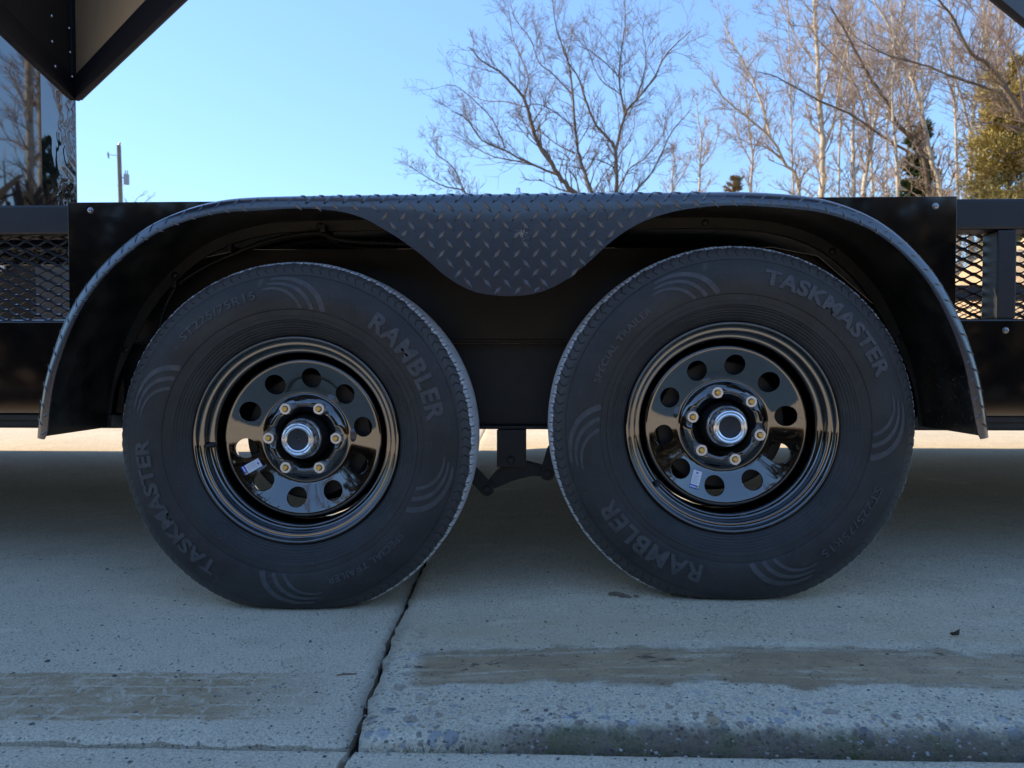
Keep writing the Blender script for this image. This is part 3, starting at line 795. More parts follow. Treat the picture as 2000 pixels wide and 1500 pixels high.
# clear marker light on the crown of the fender
q = P(1012, 378, YF0 + 0.05)
ml = Acc(); vv, ff = lathe_arrays([(0.0001, 0.011), (0.003, 0.011), (0.0048, 0.009), (0.0052, 0.002), (0.008, 0.001), (0.0082, -0.001)], 18)
vv = vv.reshape(-1, 3)[:, [0, 2, 1]] * [1, 1, -1]
put('marker_light', mesh('marker_light', vv + q, ff, 40), M['clear'], trailer)
# corrugated wiring conduit under the fender
cp = catmull([P(a, b, Y) for a, b, Y in ((310, 660, 1.585), (316, 622, 1.585), (330, 585, 1.585), (352, 553, 1.583), (400, 522, 1.58), (455, 497, 1.578), (520, 472, 1.575), (580, 459, 1.572), (628, 456, 1.570), (652, 466, 1.572), (700, 473, 1.576), (760, 475, 1.58), (830, 478, 1.585))], 40)
ln = np.concatenate([[0], np.cumsum(np.linalg.norm(np.diff(cp, axis=0), axis=1))])
ss = np.arange(0, ln[-1], 0.0009)
cp = np.stack([np.interp(ss, ln, cp[:, k]) for k in range(3)], -1)
vv, ff = tube_arrays(cp, 0.0056 + 0.0008 * np.sign(np.sin(ss * 2 * math.pi / 0.0036)), 10)
cond = obj('wiring_conduit', vv, ff, M['conduit'], trailer, 40)
for px, py in ((343, 560), (632, 452), (450, 492)):
    q = P(px, py - 6, 1.575)
    box('cable_clip', q[0] - 0.006, q[0] + 0.006, q[1] - 0.010, q[1] + 0.016, q[2] - 0.010, q[2] + 0.009, M['hub'], cond, 0.003)
# ---- suspension between the tyres
hx = float(P(999, 870, 1.625)[0]); hz0 = float(P(999, 912, 1.625)[2])
hanger = box('spring_hanger', hx - 0.0335, hx + 0.0335, 1.622, 1.630, hz0, zmb - 0.0045, M['satin'], trailer, 0.0015)
box('hanger_plate', hx - 0.0335, hx + 0.0335, 1.675, 1.683, hz0, zmb - 0.0045, M['satin'], trailer, 0.0015)
def hexbolt(px, py, Y, r, parent, mat, name='bolt'):
    q = P(px, py, Y)
    vv = []
    for rr, off in ((r, 0), (r, 0.006), (r * 0.86, 0.0075)):
        vv += [(rr * math.cos(R(60 * k + 12)), -off, rr * math.sin(R(60 * k + 12))) for k in range(6)]
    f = [(a * 6 + k, a * 6 + (k + 1) % 6, a * 6 + 6 + (k + 1) % 6, a * 6 + 6 + k) for a in range(2) for k in range(6)] + [tuple(range(12, 18))]
    w, wf = lathe_arrays([(r * 1.25, 0.0), (r * 1.2, 0.002), (0.001, 0.0021)], 20)
    a = Acc(); a.add(vv, np.array(f[:-1])); a.f.append(np.array([f[-1]])); a.add(w.reshape(-1, 3), wf)
    return put(name, a.mesh(name, 30), mat, parent, loc=q)
hexbolt(998, 899, 1.622, 0.0085, hanger, M['satin'])
ye = 1.640
eq_px = [(955, 936), (968, 921), (980, 912), (1000, 902), (1028, 902), (1056, 909), (1072, 915), (1076, 926), (1064, 931), (1042, 930), (1020, 934), (1000, 940), (984, 947), (966, 954), (958, 950)]
equal = prism('equalizer', [P(a, b, ye)[[0, 2]] for a, b in eq_px], ye, ye + 0.030, M['satin'], trailer, 0.002)
equal.data.materials.clear(); equal.data.materials.append(M['lip'])
def shackle(pts, bolt_px):
    q = [P(a, b, 1.628)[[0, 2]] for a, b in pts]
    (x0, z0), (x1, z1) = q
    d = np.array([x1 - x0, z1 - z0]); L = np.linalg.norm(d); d /= L; n = np.array([-d[1], d[0]]); w = 0.0165
    poly = []
    for c, sg, a0 in (((x1, z1), 1, -90), ((x0, z0), -1, 90)):
        for k in range(9):
            an = R(a0 + 180 * k / 8)
            pt = np.array(c) + d * w * math.cos(an) + n * w * math.sin(an)
            poly.append(tuple(pt))
    o = prism('shackle_link', poly, 1.628, 1.635, M['lip'], trailer, 0.0012)
    hexbolt(*bolt_px, 1.628, 0.0085, o, M['satin'])
    return o
shackle(((915, 916), (951, 955)), (951, 955))
shackle(((1082, 880), (1069, 925)), (1069, 925))
# leaf springs and axles, mostly hidden behind the wheels
for cx_, cz_ in ((-0.46, 0.33), (0.40, 0.355)):
    a = Acc()
    for k in range(4):
        Lk = 0.33 - 0.06 * k
        xs_ = np.linspace(-Lk, Lk, 13)
        zc = cz_ + 0.075 - 0.10 * (xs_ / 0.36) ** 2 - 0.008 * k
        v = np.vstack([np.stack([cx_ + xs_, np.full(13, y), zc + dz], -1) for y, dz in ((1.64, 0), (1.685, 0), (1.685, 0.007), (1.64, 0.007))])
        a.add(v, np.array([(s * 13 + i, s * 13 + i + 1, ((s + 1) % 4) * 13 + i + 1, ((s + 1) % 4) * 13 + i) for s in range(4) for i in range(12)]))
    put('leaf_spring', a.mesh('leaf_spring', 30), M['satin'], trailer)
    vv, ff = tube_arrays([(cx_, 1.50, cz_), (cx_, 3.6, cz_)], 0.03, 16)
    obj('axle', vv, ff, M['satin'], trailer, 40)
# lettering cast into the equalizer
def text_mesh(body, size, extrude=0.0006, offset=0.0, spacing=1.0, cuts=0):
    cu = bpy.data.curves.new('t', 'FONT'); cu.body = body; cu.size = size; cu.extrude = extrude; cu.offset = offset
    cu.space_character = spacing; cu.align_x = 'CENTER'; cu.align_y = 'CENTER'; cu.resolution_u = 4
    o = bpy.data.objects.new('t', cu); COL.objects.link(o)
    dg = bpy.context.evaluated_depsgraph_get(); dg.update()
    me = bpy.data.meshes.new_from_object(o.evaluated_get(dg))
    bpy.data.objects.remove(o); bpy.data.curves.remove(cu)
    if cuts:
        bm = bmesh.new(); bm.from_mesh(me)
        lo = min(q.co.y for q in bm.verts); hi = max(q.co.y for q in bm.verts)
        for k in range(1, cuts):
            bmesh.ops.bisect_plane(bm, geom=bm.verts[:] + bm.edges[:] + bm.faces[:], plane_co=(0, lo + (hi - lo) * k / cuts, 0), plane_no=(0, 1, 0))
        bm.to_mesh(me); bm.free()
    me.materials.clear()
    return me
tm = text_mesh('EQ-104', 0.015, 0.0008, 0.0002)
q = P(1008, 917, ye)
put('lettering', tm, M['powder'], equal, loc=(q[0], ye - 0.0006, q[2]), rot=(R(90), R(-8), 0))
# ---- upper body: glossy wall and the two door leaves that stand open above the rail
m = NT('mirror_black_sheet'); p = m.obj(); s = m.sep(p)
wv = m.noise(m.scale(p, (1, 1, 0.8)), 9, 2, 0.5, 0.6)
wv = m.math('MULTIPLY', wv, m.mr(s[0], -1.215, -1.15))
m.set(col=(0.006, 0.007, 0.010), rough=0.02, ior=2.4, coat=1.0, coatr=0.02)
nb = m.bump(wv, 1.0, 0.0045); m.set(normal=nb, coatn=nb); M['mirror'] = m.m
YW = 1.74
xw = float(P(148, 300, YW)[0])
wall = box('upper_wall', XL, xw, YW, YW + 0.004, ZT - 0.12, 4.0, M['mirror'], trailer, 0.001)  # unseen height and leftward run are sized to shade the foreground
M['frame'] = paint('navy_black_door_frame', (0.008, 0.009, 0.017), 0.6, 0.05, 400)
m = NT('tan_lining_board'); p = m.obj(); s = m.sep(p)
c = m.mix(m.mr(m.noise(m.scale(p, (3, 3, 0.6)), 5, 4), 0.3, 0.7), (0.60, 0.44, 0.27), (0.65, 0.49, 0.31))
st = m.math('MULTIPLY', m.mr(m.noise(m.scale(p, (1, 1, 1)), 70, 2, 0.5), 0.60, 0.66), m.math('MULTIPLY', m.mr(s[0], 0.018, 0.020), m.mr(s[0], 0.030, 0.032, 1, 0)))
st = m.math('MULTIPLY', st, m.mr(m.noise(m.scale(p, (0, 0, 1)), 11, 1), 0.45, 0.5))
c = m.mix(m.math('MULTIPLY', st, 0.45), c, (0.12, 0.10, 0.08))
m.set(col=c, rough=0.6); M['tan'] = m.m
M['leaf'] = paint('dusty_black_board', (0.022, 0.021, 0.022), 0.6, 0.1, 300, 0.12)
apex = P(144, 196, YW - 0.012)
zdo = float(apex[2])
def leaf(name, loc, yaw, L, face_mat, side, fw=0.075, thick=0.035, label=None, H=1.0):
    """a flat door leaf: frame bars all round and a lining board set in; local x along the leaf from its hinge, visible face at -y*side"""
    root = empty(name, loc, trailer); root.rotation_euler = (0, 0, yaw)
    y0, y1 = (0, thick) if side > 0 else (-thick, 0)
    for (x0, x1, z0, z1) in ((0, L, 0, fw), (0, L, H - fw, H), (L - fw, L, fw, H - fw)):
        box('door_frame', x0, x1, y0, y1, z0, z1, M['frame'], root, 0.0015, local=True)
    yy = (y0 + 0.006, y1 - 0.004) if side > 0 else (y0 + 0.004, y1 - 0.006)
    box('lining_board', 0.0, L - fw, yy[0], yy[1], fw, H - fw, face_mat, root, 0.0, local=True)
    # thin edge trim along the bottom
    box('edge_trim', 0, L, y1 + 0.0005 if side > 0 else y0 - 0.006, y1 + 0.006 if side > 0 else y0 - 0.0005, 0.004, 0.014, M['powder'], root, 0.0005, local=True)
    if label: tag(root, label)
    return root
d1 = P(352, 0, 1.0); 
def plan_dir(px0, py0, px1, py1):
    """plan direction of a level edge seen from a to b"""
    a, b = ray(px0, py0), ray(px1, py1)
    h = zdo - CAM_Z
    pa, pb = a * (h / a[2]), b * (h / b[2])
    return pa, pb
pa, pb = plan_dir(146, 199, 352, 0)
yaw_t = math.atan2(pb[1] - pa[1], pb[0] - pa[0])
tanleaf = leaf('door_leaf', tuple(apex), yaw_t, 1.0, M['tan'], 1, 0.058, 0.012, label='open door leaf with tan lining in a dark frame')
pa, pb = plan_dir(143, 197, 0, 62)
yaw_b = math.atan2(pb[1] - pa[1], pb[0] - pa[0])
blk = leaf('door_leaf', (apex[0] + 0.004, apex[1] - 0.001, apex[2]), yaw_b, 0.8, M['leaf'], -1, 0.055, 0.012, label='black screwed door leaf beside the tan lining')
pa, pb = plan_dir(1957, 0, 2000, 36)
hinge = np.array([pa[0], pa[1]]) + (pb[:2] - pa[:2]) / np.linalg.norm(pb[:2] - pa[:2]) * 0.60
yaw_r = math.atan2(pa[1] - pb[1], pa[0] - pb[0])
leaf('door_leaf', (hinge[0], hinge[1], zdo), yaw_r, 0.95, M['leaf'], -1, 0.09, 0.012, label='dark open door leaf at the top right corner')
box('door_hinge', apex[0] - 0.006, apex[0] + 0.006, apex[1] - 0.012, apex[1] + 0.004, zdo + 0.0, zdo + 1.0, M['frame'], trailer, 0.002)
box('corner_post', hinge[0] + 0.004, hinge[0] + 0.064, hinge[1] + 0.004, hinge[1] + 0.064, ZT + 0.001, 2.30, M['powder'], trailer, 0.004)
box('header_beam', xw + 0.002, hinge[0] + 0.064, YW - 0.02, YW + 0.03, 2.305, 2.38, M['powder'], trailer, 0.004)
# screws in the black leaf
for px, py in ((103, 130), (102, 82), (101, 32), (137, 103), (135, 56), (136, 150)):
    d = ray(px, py); n2 = np.array([math.cos(yaw_b), math.sin(yaw_b)])
    # sight line met with the leaf's plane
    nx_, ny_ = -n2[1], n2[0]
    off = (apex[0] - 0.002) * nx_ + apex[1] * ny_
    t = (off) / (d[0] * nx_ + d[1] * ny_)
    q = np.array([0, 0, CAM_Z]) + d * t
    L_ = (q[:2] - apex[:2]) @ n2
    vv, ff = lathe_arrays([(0.0001, 0.003), (0.003, 0.0025), (0.0038, 0.0)], 10)
    vv = vv.reshape(-1, 3) * [1, -1, 1]
    put('screw', mesh('screw', vv, ff, 40), M['screw'], blk, loc=(L_, -0.005 if q[2] - zdo > 0.055 else 0.0005, q[2] - zdo), local=True)
# ------------------------------------------------------------------ wheels
TP = [(.2068, .0730), (.2085, .0775), (.2125, .0815), (.218, .0862), (.224, .0910), (.231, .0958), (.2395, .0998), (.2402, .1008), (.2478, .1030), (.2484, .1022), (.2560, .1040), (.2598, .1044), (.2606, .1062), (.264, .1074),
      (.272, .1088), (.281, .1096), (.290, .1096), (.300, .1084), (.310, .1062), (.319, .1032), (.3265, .1000), (.3280, .0978), (.3300, .0974), (.336, .0952), (.342, .0920), (.3475, .0882), (.3518, .0838), (.3545, .0796),
      (.3562, .0745), (.3574, .0670), (.3582, .0500), (.3583, .0425), (.3510, .0415), (.3510, .0335), (.3585, .0325), (.3592, .0130), (.3515, .0120), (.3515, .0040), (.3595, .0030)]
TP = TP + [(r_, -o_) for r_, o_ in TP[::-1]]
_tpr = np.array([q[0] for q in TP[:30]]); _tpo = np.array([q[1] for q in TP[:30]])
def side_off(r): return np.interp(r, _tpr, _tpo)
RL = 0.3385
def squash(v):
    """flatten the contact patch and let the sidewall bulge over it"""
    z = v[..., 2].copy(); k = 0.0085
    d = -z - RL
    soft = k * np.log1p(np.exp(np.clip(d / k, -40, 40)))
    v[..., 2] = z + soft
    low = sstep(-z, 0.20, 0.34) * np.exp(-(v[..., 0] / 0.16) ** 2)
    v[..., 1] *= 1 + 0.05 * low
    return v
def make_tyre_mesh():
    n = 708
    v, f = lathe_arrays(TP, n)
    # shoulder notches between the tread blocks
    col = np.arange(n) % 6
    for ring, dp in ((26, 0.0012), (27, 0.0028), (28, 0.0036), (29, 0.0030)):
        cut = (col == 0)
        rr = 1 - dp / TP[ring][0]
        v[ring, cut, 0] *= rr; v[ring, cut, 2] *= rr
    jit = RNG.normal(0, 0.00035, n)
    for ring in (27, 28, 29, 30):
        v[ring, :, 0] *= 1 + jit / 0.356; v[ring, :, 2] *= 1 + jit / 0.356
    v = squash(v)
    return mesh('tyre', v.reshape(-1, 3), f, 32)
def polar(me_or_v, phi0, r0, lift):
    """wrap flat artwork (x along the clockwise arc, y outwards, z up) on the sidewall"""
    v = np.asarray(me_or_v, float)
    r = r0 + v[:, 1]
    ph = phi0 - v[:, 0] / r0
    off = side_off(r) + v[:, 2] + lift
    out = np.stack([r * np.cos(ph), -off, r * np.sin(ph)], -1)
    return squash(out)
def wheel_text(body, size, phi0, r0, parent, offset, spacing=1.0, width=None):
    me = text_mesh(body, size, 0.0011, offset, spacing, 9)
    n = len(me.vertices); co = np.zeros(n * 3); me.vertices.foreach_get('co', co); co = co.reshape(-1, 3)
    co[:, 0] -= (co[:, 0].min() + co[:, 0].max()) / 2; co[:, 1] -= (co[:, 1].min() + co[:, 1].max()) / 2
    if width: co[:, 0] *= width / (co[:, 0].max() - co[:, 0].min())
    me.vertices.foreach_set('co', polar(co, phi0, r0, 0.0006).ravel()); me.update()
    o = put('lettering', me, M['letter'], parent, local=True)
    return o
def emblem(phi0, parent):
    """three feathered bands that leave one point near the shoulder and sweep down to the step in the sidewall"""
    a = Acc()
    for tip, end, mid, w0, w1 in (((-0.052, 0.0265), (0.058, -0.033), (0.030, 0.030), 0.0030, 0.0120), ((-0.060, 0.0175), (0.032, -0.033), (0.008, 0.019), 0.0022, 0.0090), ((-0.070, 0.0085), (0.008, -0.033), (-0.016, 0.012), 0.0016, 0.0075)):
        t = np.linspace(0, 1, 22)[:, None]
        c = (1 - t) ** 2 * np.array(tip) + 2 * t * (1 - t) * np.array(mid) + t ** 2 * np.array(end)
        d = np.gradient(c, axis=0); d /= np.linalg.norm(d, axis=1, keepdims=True)
        nn = np.stack([-d[:, 1], d[:, 0]], -1)
        w = w0 + (w1 - w0) * np.sqrt(t)
        lo, hi = c - nn * w / 2, c + nn * w / 2
        hi[:, 1] = np.minimum(hi[:, 1], 0.0335); lo[:, 1] = np.maximum(lo[:, 1], -0.0338); hi[:, 1] = np.maximum(hi[:, 1], -0.0338)
        k = len(t)
        v = np.vstack([np.column_stack([lo, np.full(k, -0.001)]), np.column_stack([lo, np.full(k, 0.0007)]), np.column_stack([hi, np.full(k, 0.0007)]), np.column_stack([hi, np.full(k, -0.001)])])
        f = np.array([(s * k + i, s * k + i + 1, (s + 1) * k + i + 1, (s + 1) * k + i) for s in range(3) for i in range(k - 1)])
        a.add(polar(v, phi0, 0.2945, 0.0002), f)
    return put('sidewall_emblem', a.mesh('sidewall_emblem'), M['letter'], parent, local=True)
# rim barrel seen from outside: rolled flange, bead seat steps, drop well
RP = [(.2040, .0745), (.2072, .0790), (.2082, .0815), (.2076, .0836), (.2055, .0845), (.2030, .0838), (.2012, .0815), (.2002, .0770), (.1985, .0735), (.1955, .0722), (.1925, .0728), (.1905, .0720), (.1893, .0690), (.1888, .0640), (.1880, .0580),
      (.1862, .0545), (.1830, .0525), (.1800, .0530), (.1778, .0520), (.1762, .0490), (.1752, .0440), (.1745, .0340), (.1735, .0100), (.1725, -.0300), (.1760, -.0480), (.1880, -.0560), (.1905, -.0780), (.2060, -.0830)]
DP_R = np.array([.0500, .0520, .0545, .058, .064, .070, .076, .082, .0865, .0895, .0925, .0960, .100, .112, .125, .140, .150, .1555, .1590, .1620, .1645, .1665, .1680, .1700, .1722])
DP_O = np.array([.0020, .0120, .0185, .0215, .0262, .0280, .0272, .0240, .0205, .0178, .0172,   .0178, .0190, .0232, .0278, .0330, .0364, .0382, .0387, .0376, .0345, .0295, .0225, .0115, .0040])
def disc_off(r, th, th_n):
    base = np.interp(r, DP_R, DP_O)
    bell = np.exp(-((r - 0.0690) / 0.0105) ** 2)
    lob = np.cos(6 * (th - th_n))
    return base + bell * (-0.0040 * np.clip(lob, -0.4, 1) + 0.0005)
def make_disc(th_h, th_n):
    rh, hr = 0.1250, 0.0208
    V, F = [], []
    def add(v, f):
        n = sum(len(q) for q in V); V.append(np.asarray(v)); F.extend([[int(c) + n for c in q] for q in f])
    def to3(r, th, back=0.0):
        return np.stack([r * np.cos(th), -(disc_off(r, th, th_n) - back), r * np.sin(th)], -1)
    NS = 180
    th = th_h - math.pi / 10 + np.arange(NS) * 2 * math.pi / NS
    for r0, r1, steps in ((0.0500, 0.1000, 34), (0.1500, 0.1722, 26)):
        rs = np.linspace(r0, r1, steps)
        Rg, Tg = np.meshgrid(rs, th, indexing='ij')
        v = to3(Rg, Tg).reshape(-1, 3)
        f = [(i * NS + j, i * NS + (j + 1) % NS, (i + 1) * NS + (j + 1) % NS, (i + 1) * NS + j) for i in range(steps - 1) for j in range(NS)]
        add(v, f)
    for k in range(10):
        tc = th_h + k * math.pi / 5
        t0 = np.linspace(-math.pi / 10, math.pi / 10, 19)
        rr = np.linspace(0.100, 0.150, 13)
        bd = [(0.100, t) for t in t0] + [(r, math.pi / 10) for r in rr[1:]] + [(0.150, t) for t in t0[::-1][1:]] + [(r, -math.pi / 10) for r in rr[::-1][1:-1]]
        bd = np.array(bd)
        lx, ly = bd[:, 0] * np.sin(bd[:, 1]), bd[:, 0] * np.cos(bd[:, 1]) - rh
        an = np.arctan2(ly, lx)
        n = len(bd); L = []
        for q in (0.0, 0.25, 0.5, 0.75, 0.9, 1.0):
            x = lx * (1 - q) + hr * np.cos(an) * q; y = ly * (1 - q) + hr * np.sin(an) * q
            r = np.hypot(x, y + rh); t = np.arctan2(x, y + rh)
            L.append(to3(r, tc + t))
        # rounded lip and wall of the punched hole
        r = np.hypot(x, y + rh); t = np.arctan2(x, y + rh)
        x2, y2 = x * 0.985, y * 0.985
        L.append(to3(np.hypot(x2, y2 + rh), tc + np.arctan2(x2, y2 + rh), 0.0006))
        L.append(to3(np.hypot(x2, y2 + rh), tc + np.arctan2(x2, y2 + rh), 0.0045))
        v = np.vstack(L)
        f = [(i * n + j, i * n + (j + 1) % n, (i + 1) * n + (j + 1) % n, (i + 1) * n + j) for i in range(len(L) - 1) for j in range(n)]
        add(v, f)
    me = mesh('wheel_disc', np.vstack(V), F)
    bm = bmesh.new(); bm.from_mesh(me)
    bmesh.ops.remove_doubles(bm, verts=bm.verts, dist=2e-5)
    bmesh.ops.recalc_face_normals(bm, faces=bm.faces)
    bm.to_mesh(me); bm.free()
    me.shade_smooth(); me.set_sharp_from_angle(angle=R(50))
    return me
def nut_mesh():
    a = Acc(); r = 0.0124
    rings = [(r, 0.0), (r, 0.016), (r * 0.90, 0.0185), (0.0066, 0.0186), (0.0064, 0.0150)]
    n = 24; vv = []
    for i, (rr, o_) in enumerate(rings):
        for k in range(n):
            an = 2 * math.pi * k / n
            hexr = rr * (math.cos(math.pi / 6) / math.cos((an % (math.pi / 3)) - math.pi / 6)) * 1.06 if i < 2 else rr
            if i == 2: hexr = rr * 0.99
            vv.append((hexr * math.cos(an), -o_, hexr * math.sin(an)))
    a.add(vv, np.array([(i * n + k, i * n + (k + 1) % n, (i + 1) * n + (k + 1) % n, (i + 1) * n + k) for i in range(4) for k in range(n)]))
    # conical seat
    v, f = lathe_arrays([(0.0118, 0.0008), (0.0105, -0.006)], n); a.add(v.reshape(-1, 3), f)
    return a.mesh('lug_nut', 30)
NUT = nut_mesh(); NUT.materials.append(M['zinc'])
v_, f_ = lathe_arrays([(0.0001, 0.0245), (0.0042, 0.0245), (0.0052, 0.0235), (0.0054, 0.019), (0.0050, 0.0185), (0.0054, 0.0178), (0.0054, 0.010)], 16)
STUD = mesh('wheel_stud', v_.reshape(-1, 3), f_, 40); STUD.materials.append(M['stud'])
def flat_on_disc(poly_uv, cx, cz, ang, th_n, lift, sub=1):
    """polygon grid (u along, v up) laid on the disc face"""
    ca, sa = math.cos(ang), math.sin(ang)
    uv = np.asarray(poly_uv)
    x = cx + uv[:, 0] * ca - uv[:, 1] * sa; z = cz + uv[:, 0] * sa + uv[:, 1] * ca
    r = np.hypot(x, z); th = np.arctan2(z, x)
    return np.stack([x, -(disc_off(r, th, th_n) + lift), z], -1)
def sticker(cx, cz, up, th_n, parent):
    """white maker's label: blue foot band, yellow warning triangle, rows of small print"""
    ang = up - math.pi / 2
    w, h = 0.0185, 0.0300
    def rect(u0, u1, v0, v1, lift, nu=5, nv=7):
        U, V_ = np.meshgrid(np.linspace(u0, u1, nu), np.linspace(v0, v1, nv), indexing='ij')
        f = np.array([(i * nv + j, (i + 1) * nv + j, (i + 1) * nv + j + 1, i * nv + j + 1) for i in range(nu - 1) for j in range(nv - 1)])
        return flat_on_disc(np.stack([U.ravel(), V_.ravel()], -1), cx, cz, ang, th_n, lift), f
    mats = ['white', 'blue', 'grey', 'yellow']
    V, F, MI = [], [], []
    def add(vf, mi):
        n = sum(len(q) for q in V); V.append(vf[0]); F.extend([[int(c) + n for c in q] for q in vf[1]]); MI.extend([mi] * len(vf[1]))
    add(rect(-w / 2 - .0006, w / 2 + .0006, -h / 2 - .0065, h / 2 + .0006, 0.0004, 6, 10), 1)
    add(rect(-w / 2, w / 2, -h / 2 + 0.001, h / 2, 0.0006), 0)
    add(rect(-w / 2, w * 0.18, -h / 2 - 0.0040, -h / 2 - 0.0020, 0.0006, 4, 2), 0)
    for k in range(8):
        v0 = h / 2 - 0.0100 - k * 0.0022
        add(rect(-w / 2 + 0.002, w / 2 - 0.002 - 0.004 * ((k * 7) % 3) / 2, v0 - 0.00035, v0 + 0.00035, 0.0007, 3, 2), 2)
    t = np.linspace(0, 2 * math.pi, 14, endpoint=False)
    el = np.stack([0.0030 * np.cos(t), h / 2 - 0.0048 + 0.0015 * np.sin(t)], -1)
    add((flat_on_disc(el, cx, cz, ang, th_n, 0.0007), [list(range(14))]), 1)
    tr = np.array([(w * 0.20, -h / 2 - 0.0005), (w * 0.56, -h / 2 - 0.0005), (w * 0.38, -h / 2 - 0.0058)])
    add((flat_on_disc(tr, cx, cz, ang, th_n, 0.0008), [[0, 1, 2]]), 3)
    me = mesh('sticker', np.vstack(V), F)
    for q in mats: me.materials.append(M[q])
    me.polygons.foreach_set('material_index', MI)
    return put('sticker', me, None, parent, local=True)
def make_wheel(c, rot, th_h, th_n, stk, valve, cap_mat, label):
    w = empty('wheel', c, trailer); tag(w, label)
    put('tyre', make_tyre_mesh(), M['rubber'], w, local=True)
    lathe('rim', RP, 240, M['rim'], w, 60, local=True)
    put('wheel_disc', make_disc(R(th_h), R(th_n)), M['rim'], w, local=True)
    lathe('brake_drum', [(.030, -.004), (.130, -.006), (.1340, -.010), (.1350, -.075), (.150, -.078), (.150, -.085)], 64, M['satin'], w, 40, local=True)
    lathe('hub', [(.0520, -.010), (.0510, .0060), (.0475, .0100), (.0462, .0240), (.0440, .0300), (.0425, .0400), (.0415, .0440), (.0380, .0458), (.02, .0460)], 72, M['hub'], w, 40, local=True)
    lathe('hub_cap', [(0.0405, 0.0440), (0.0412, 0.0462), (0.0405, 0.0480), (0.0384, 0.0500), (0.0376, 0.0530), (0.0365, 0.0590), (0.0347, 0.0660), (0.0327, 0.0695), (0.0305, 0.0705), (0.0286, 0.0700), (0.0273, 0.0690), (0.0257, 0.0700), (0.0246, 0.0702), (0.0220, 0.0690), (0.0218, 0.0640)], 72, cap_mat, w, 30, local=True)
    lathe('dust_plug', [(.0218, .0672), (.0205, .0680), (.0190, .0672), (.0105, .0668), (.0085, .0660), (.0055, .0661), (.0045, .0650), (.0020, .0648), (.0012, .0656), (.0001, .0657)], 48, M['plug'], w, 30, local=True)
    for k in range(6):
        an = R(th_n + 60 * k); r = 0.06985
        y = -float(np.interp(r, DP_R, DP_O)) + 0.0040
        for nm, me in (('lug_nut', NUT), ('wheel_stud', STUD)):
            put(nm, me, None, w, loc=(r * math.cos(an), y, r * math.sin(an)), rot=(0, random.uniform(0, 1), 0), local=True)
    for body, size, ph, r0, off_, sp, wd in (('ST225/75R15', 0.0225, 120.2, 0.2950, 0.0003, 1.1, 0.172), ('RAMBLER', 0.0480, 32.2, 0.2890, 0.0016, 1.12, 0.240),
                                             ('SPECIAL TRAILER', 0.0185, -57.5, 0.2830, 0.0004, 1.05, 0.178), ('TASKMASTER', 0.0400, 209.0, 0.2975, 0.0016, 1.08, 0.310)):
        wheel_text(body, size, R(ph + rot), r0, w, off_, sp, wd)
    for ph in (87, -19, -92, 158): emblem(R(ph + rot), w)
    sticker(*stk, R(th_n), w)
    va, vr = valve
    v, f = lathe_arrays([(0.0001, 0.018), (0.0030, 0.018), (0.0036, 0.017), (0.0036, 0.008), (0.0044, 0.007), (0.0058, 0.0), (0.0060, -0.004)], 14)
    put('valve_stem', mesh('valve_stem', v.reshape(-1, 3), f, 40), M['plug'], w, loc=(vr * math.cos(R(va)), -0.056, vr * math.sin(R(va))), rot=(R(-16) * math.sin(R(va)), 0, R(16) * math.cos(R(va))), local=True)
    return w
YC = 1.405 + 0.0835
cl = P(577, 870, 1.405); cr = P(1430, 845, 1.405)
print('wheel centres', cl, cr)
_zc = -float(squash(lathe_arrays(TP, 72)[0])[..., 2].min()) + 0.0005
print('axle height', _zc)
make_wheel((cl[0], YC, _zc), 0.0, 10.5, 0.0, (-0.108, -0.0595, R(30)), (184, 0.181), M['chrome_worn'], 'left wheel, its hub cap speckled with rust')
zr_t = float(zr(np.array([[cr[0]]]), np.array([[1.42]]))[0, 0])
make_wheel((cr[0], YC, _zc + zr_t), -159.0, 9.0, 45.0, (-0.0565, -0.108, R(73)), (219, 0.181), M['chrome'], 'right wheel, standing on the raised slab')
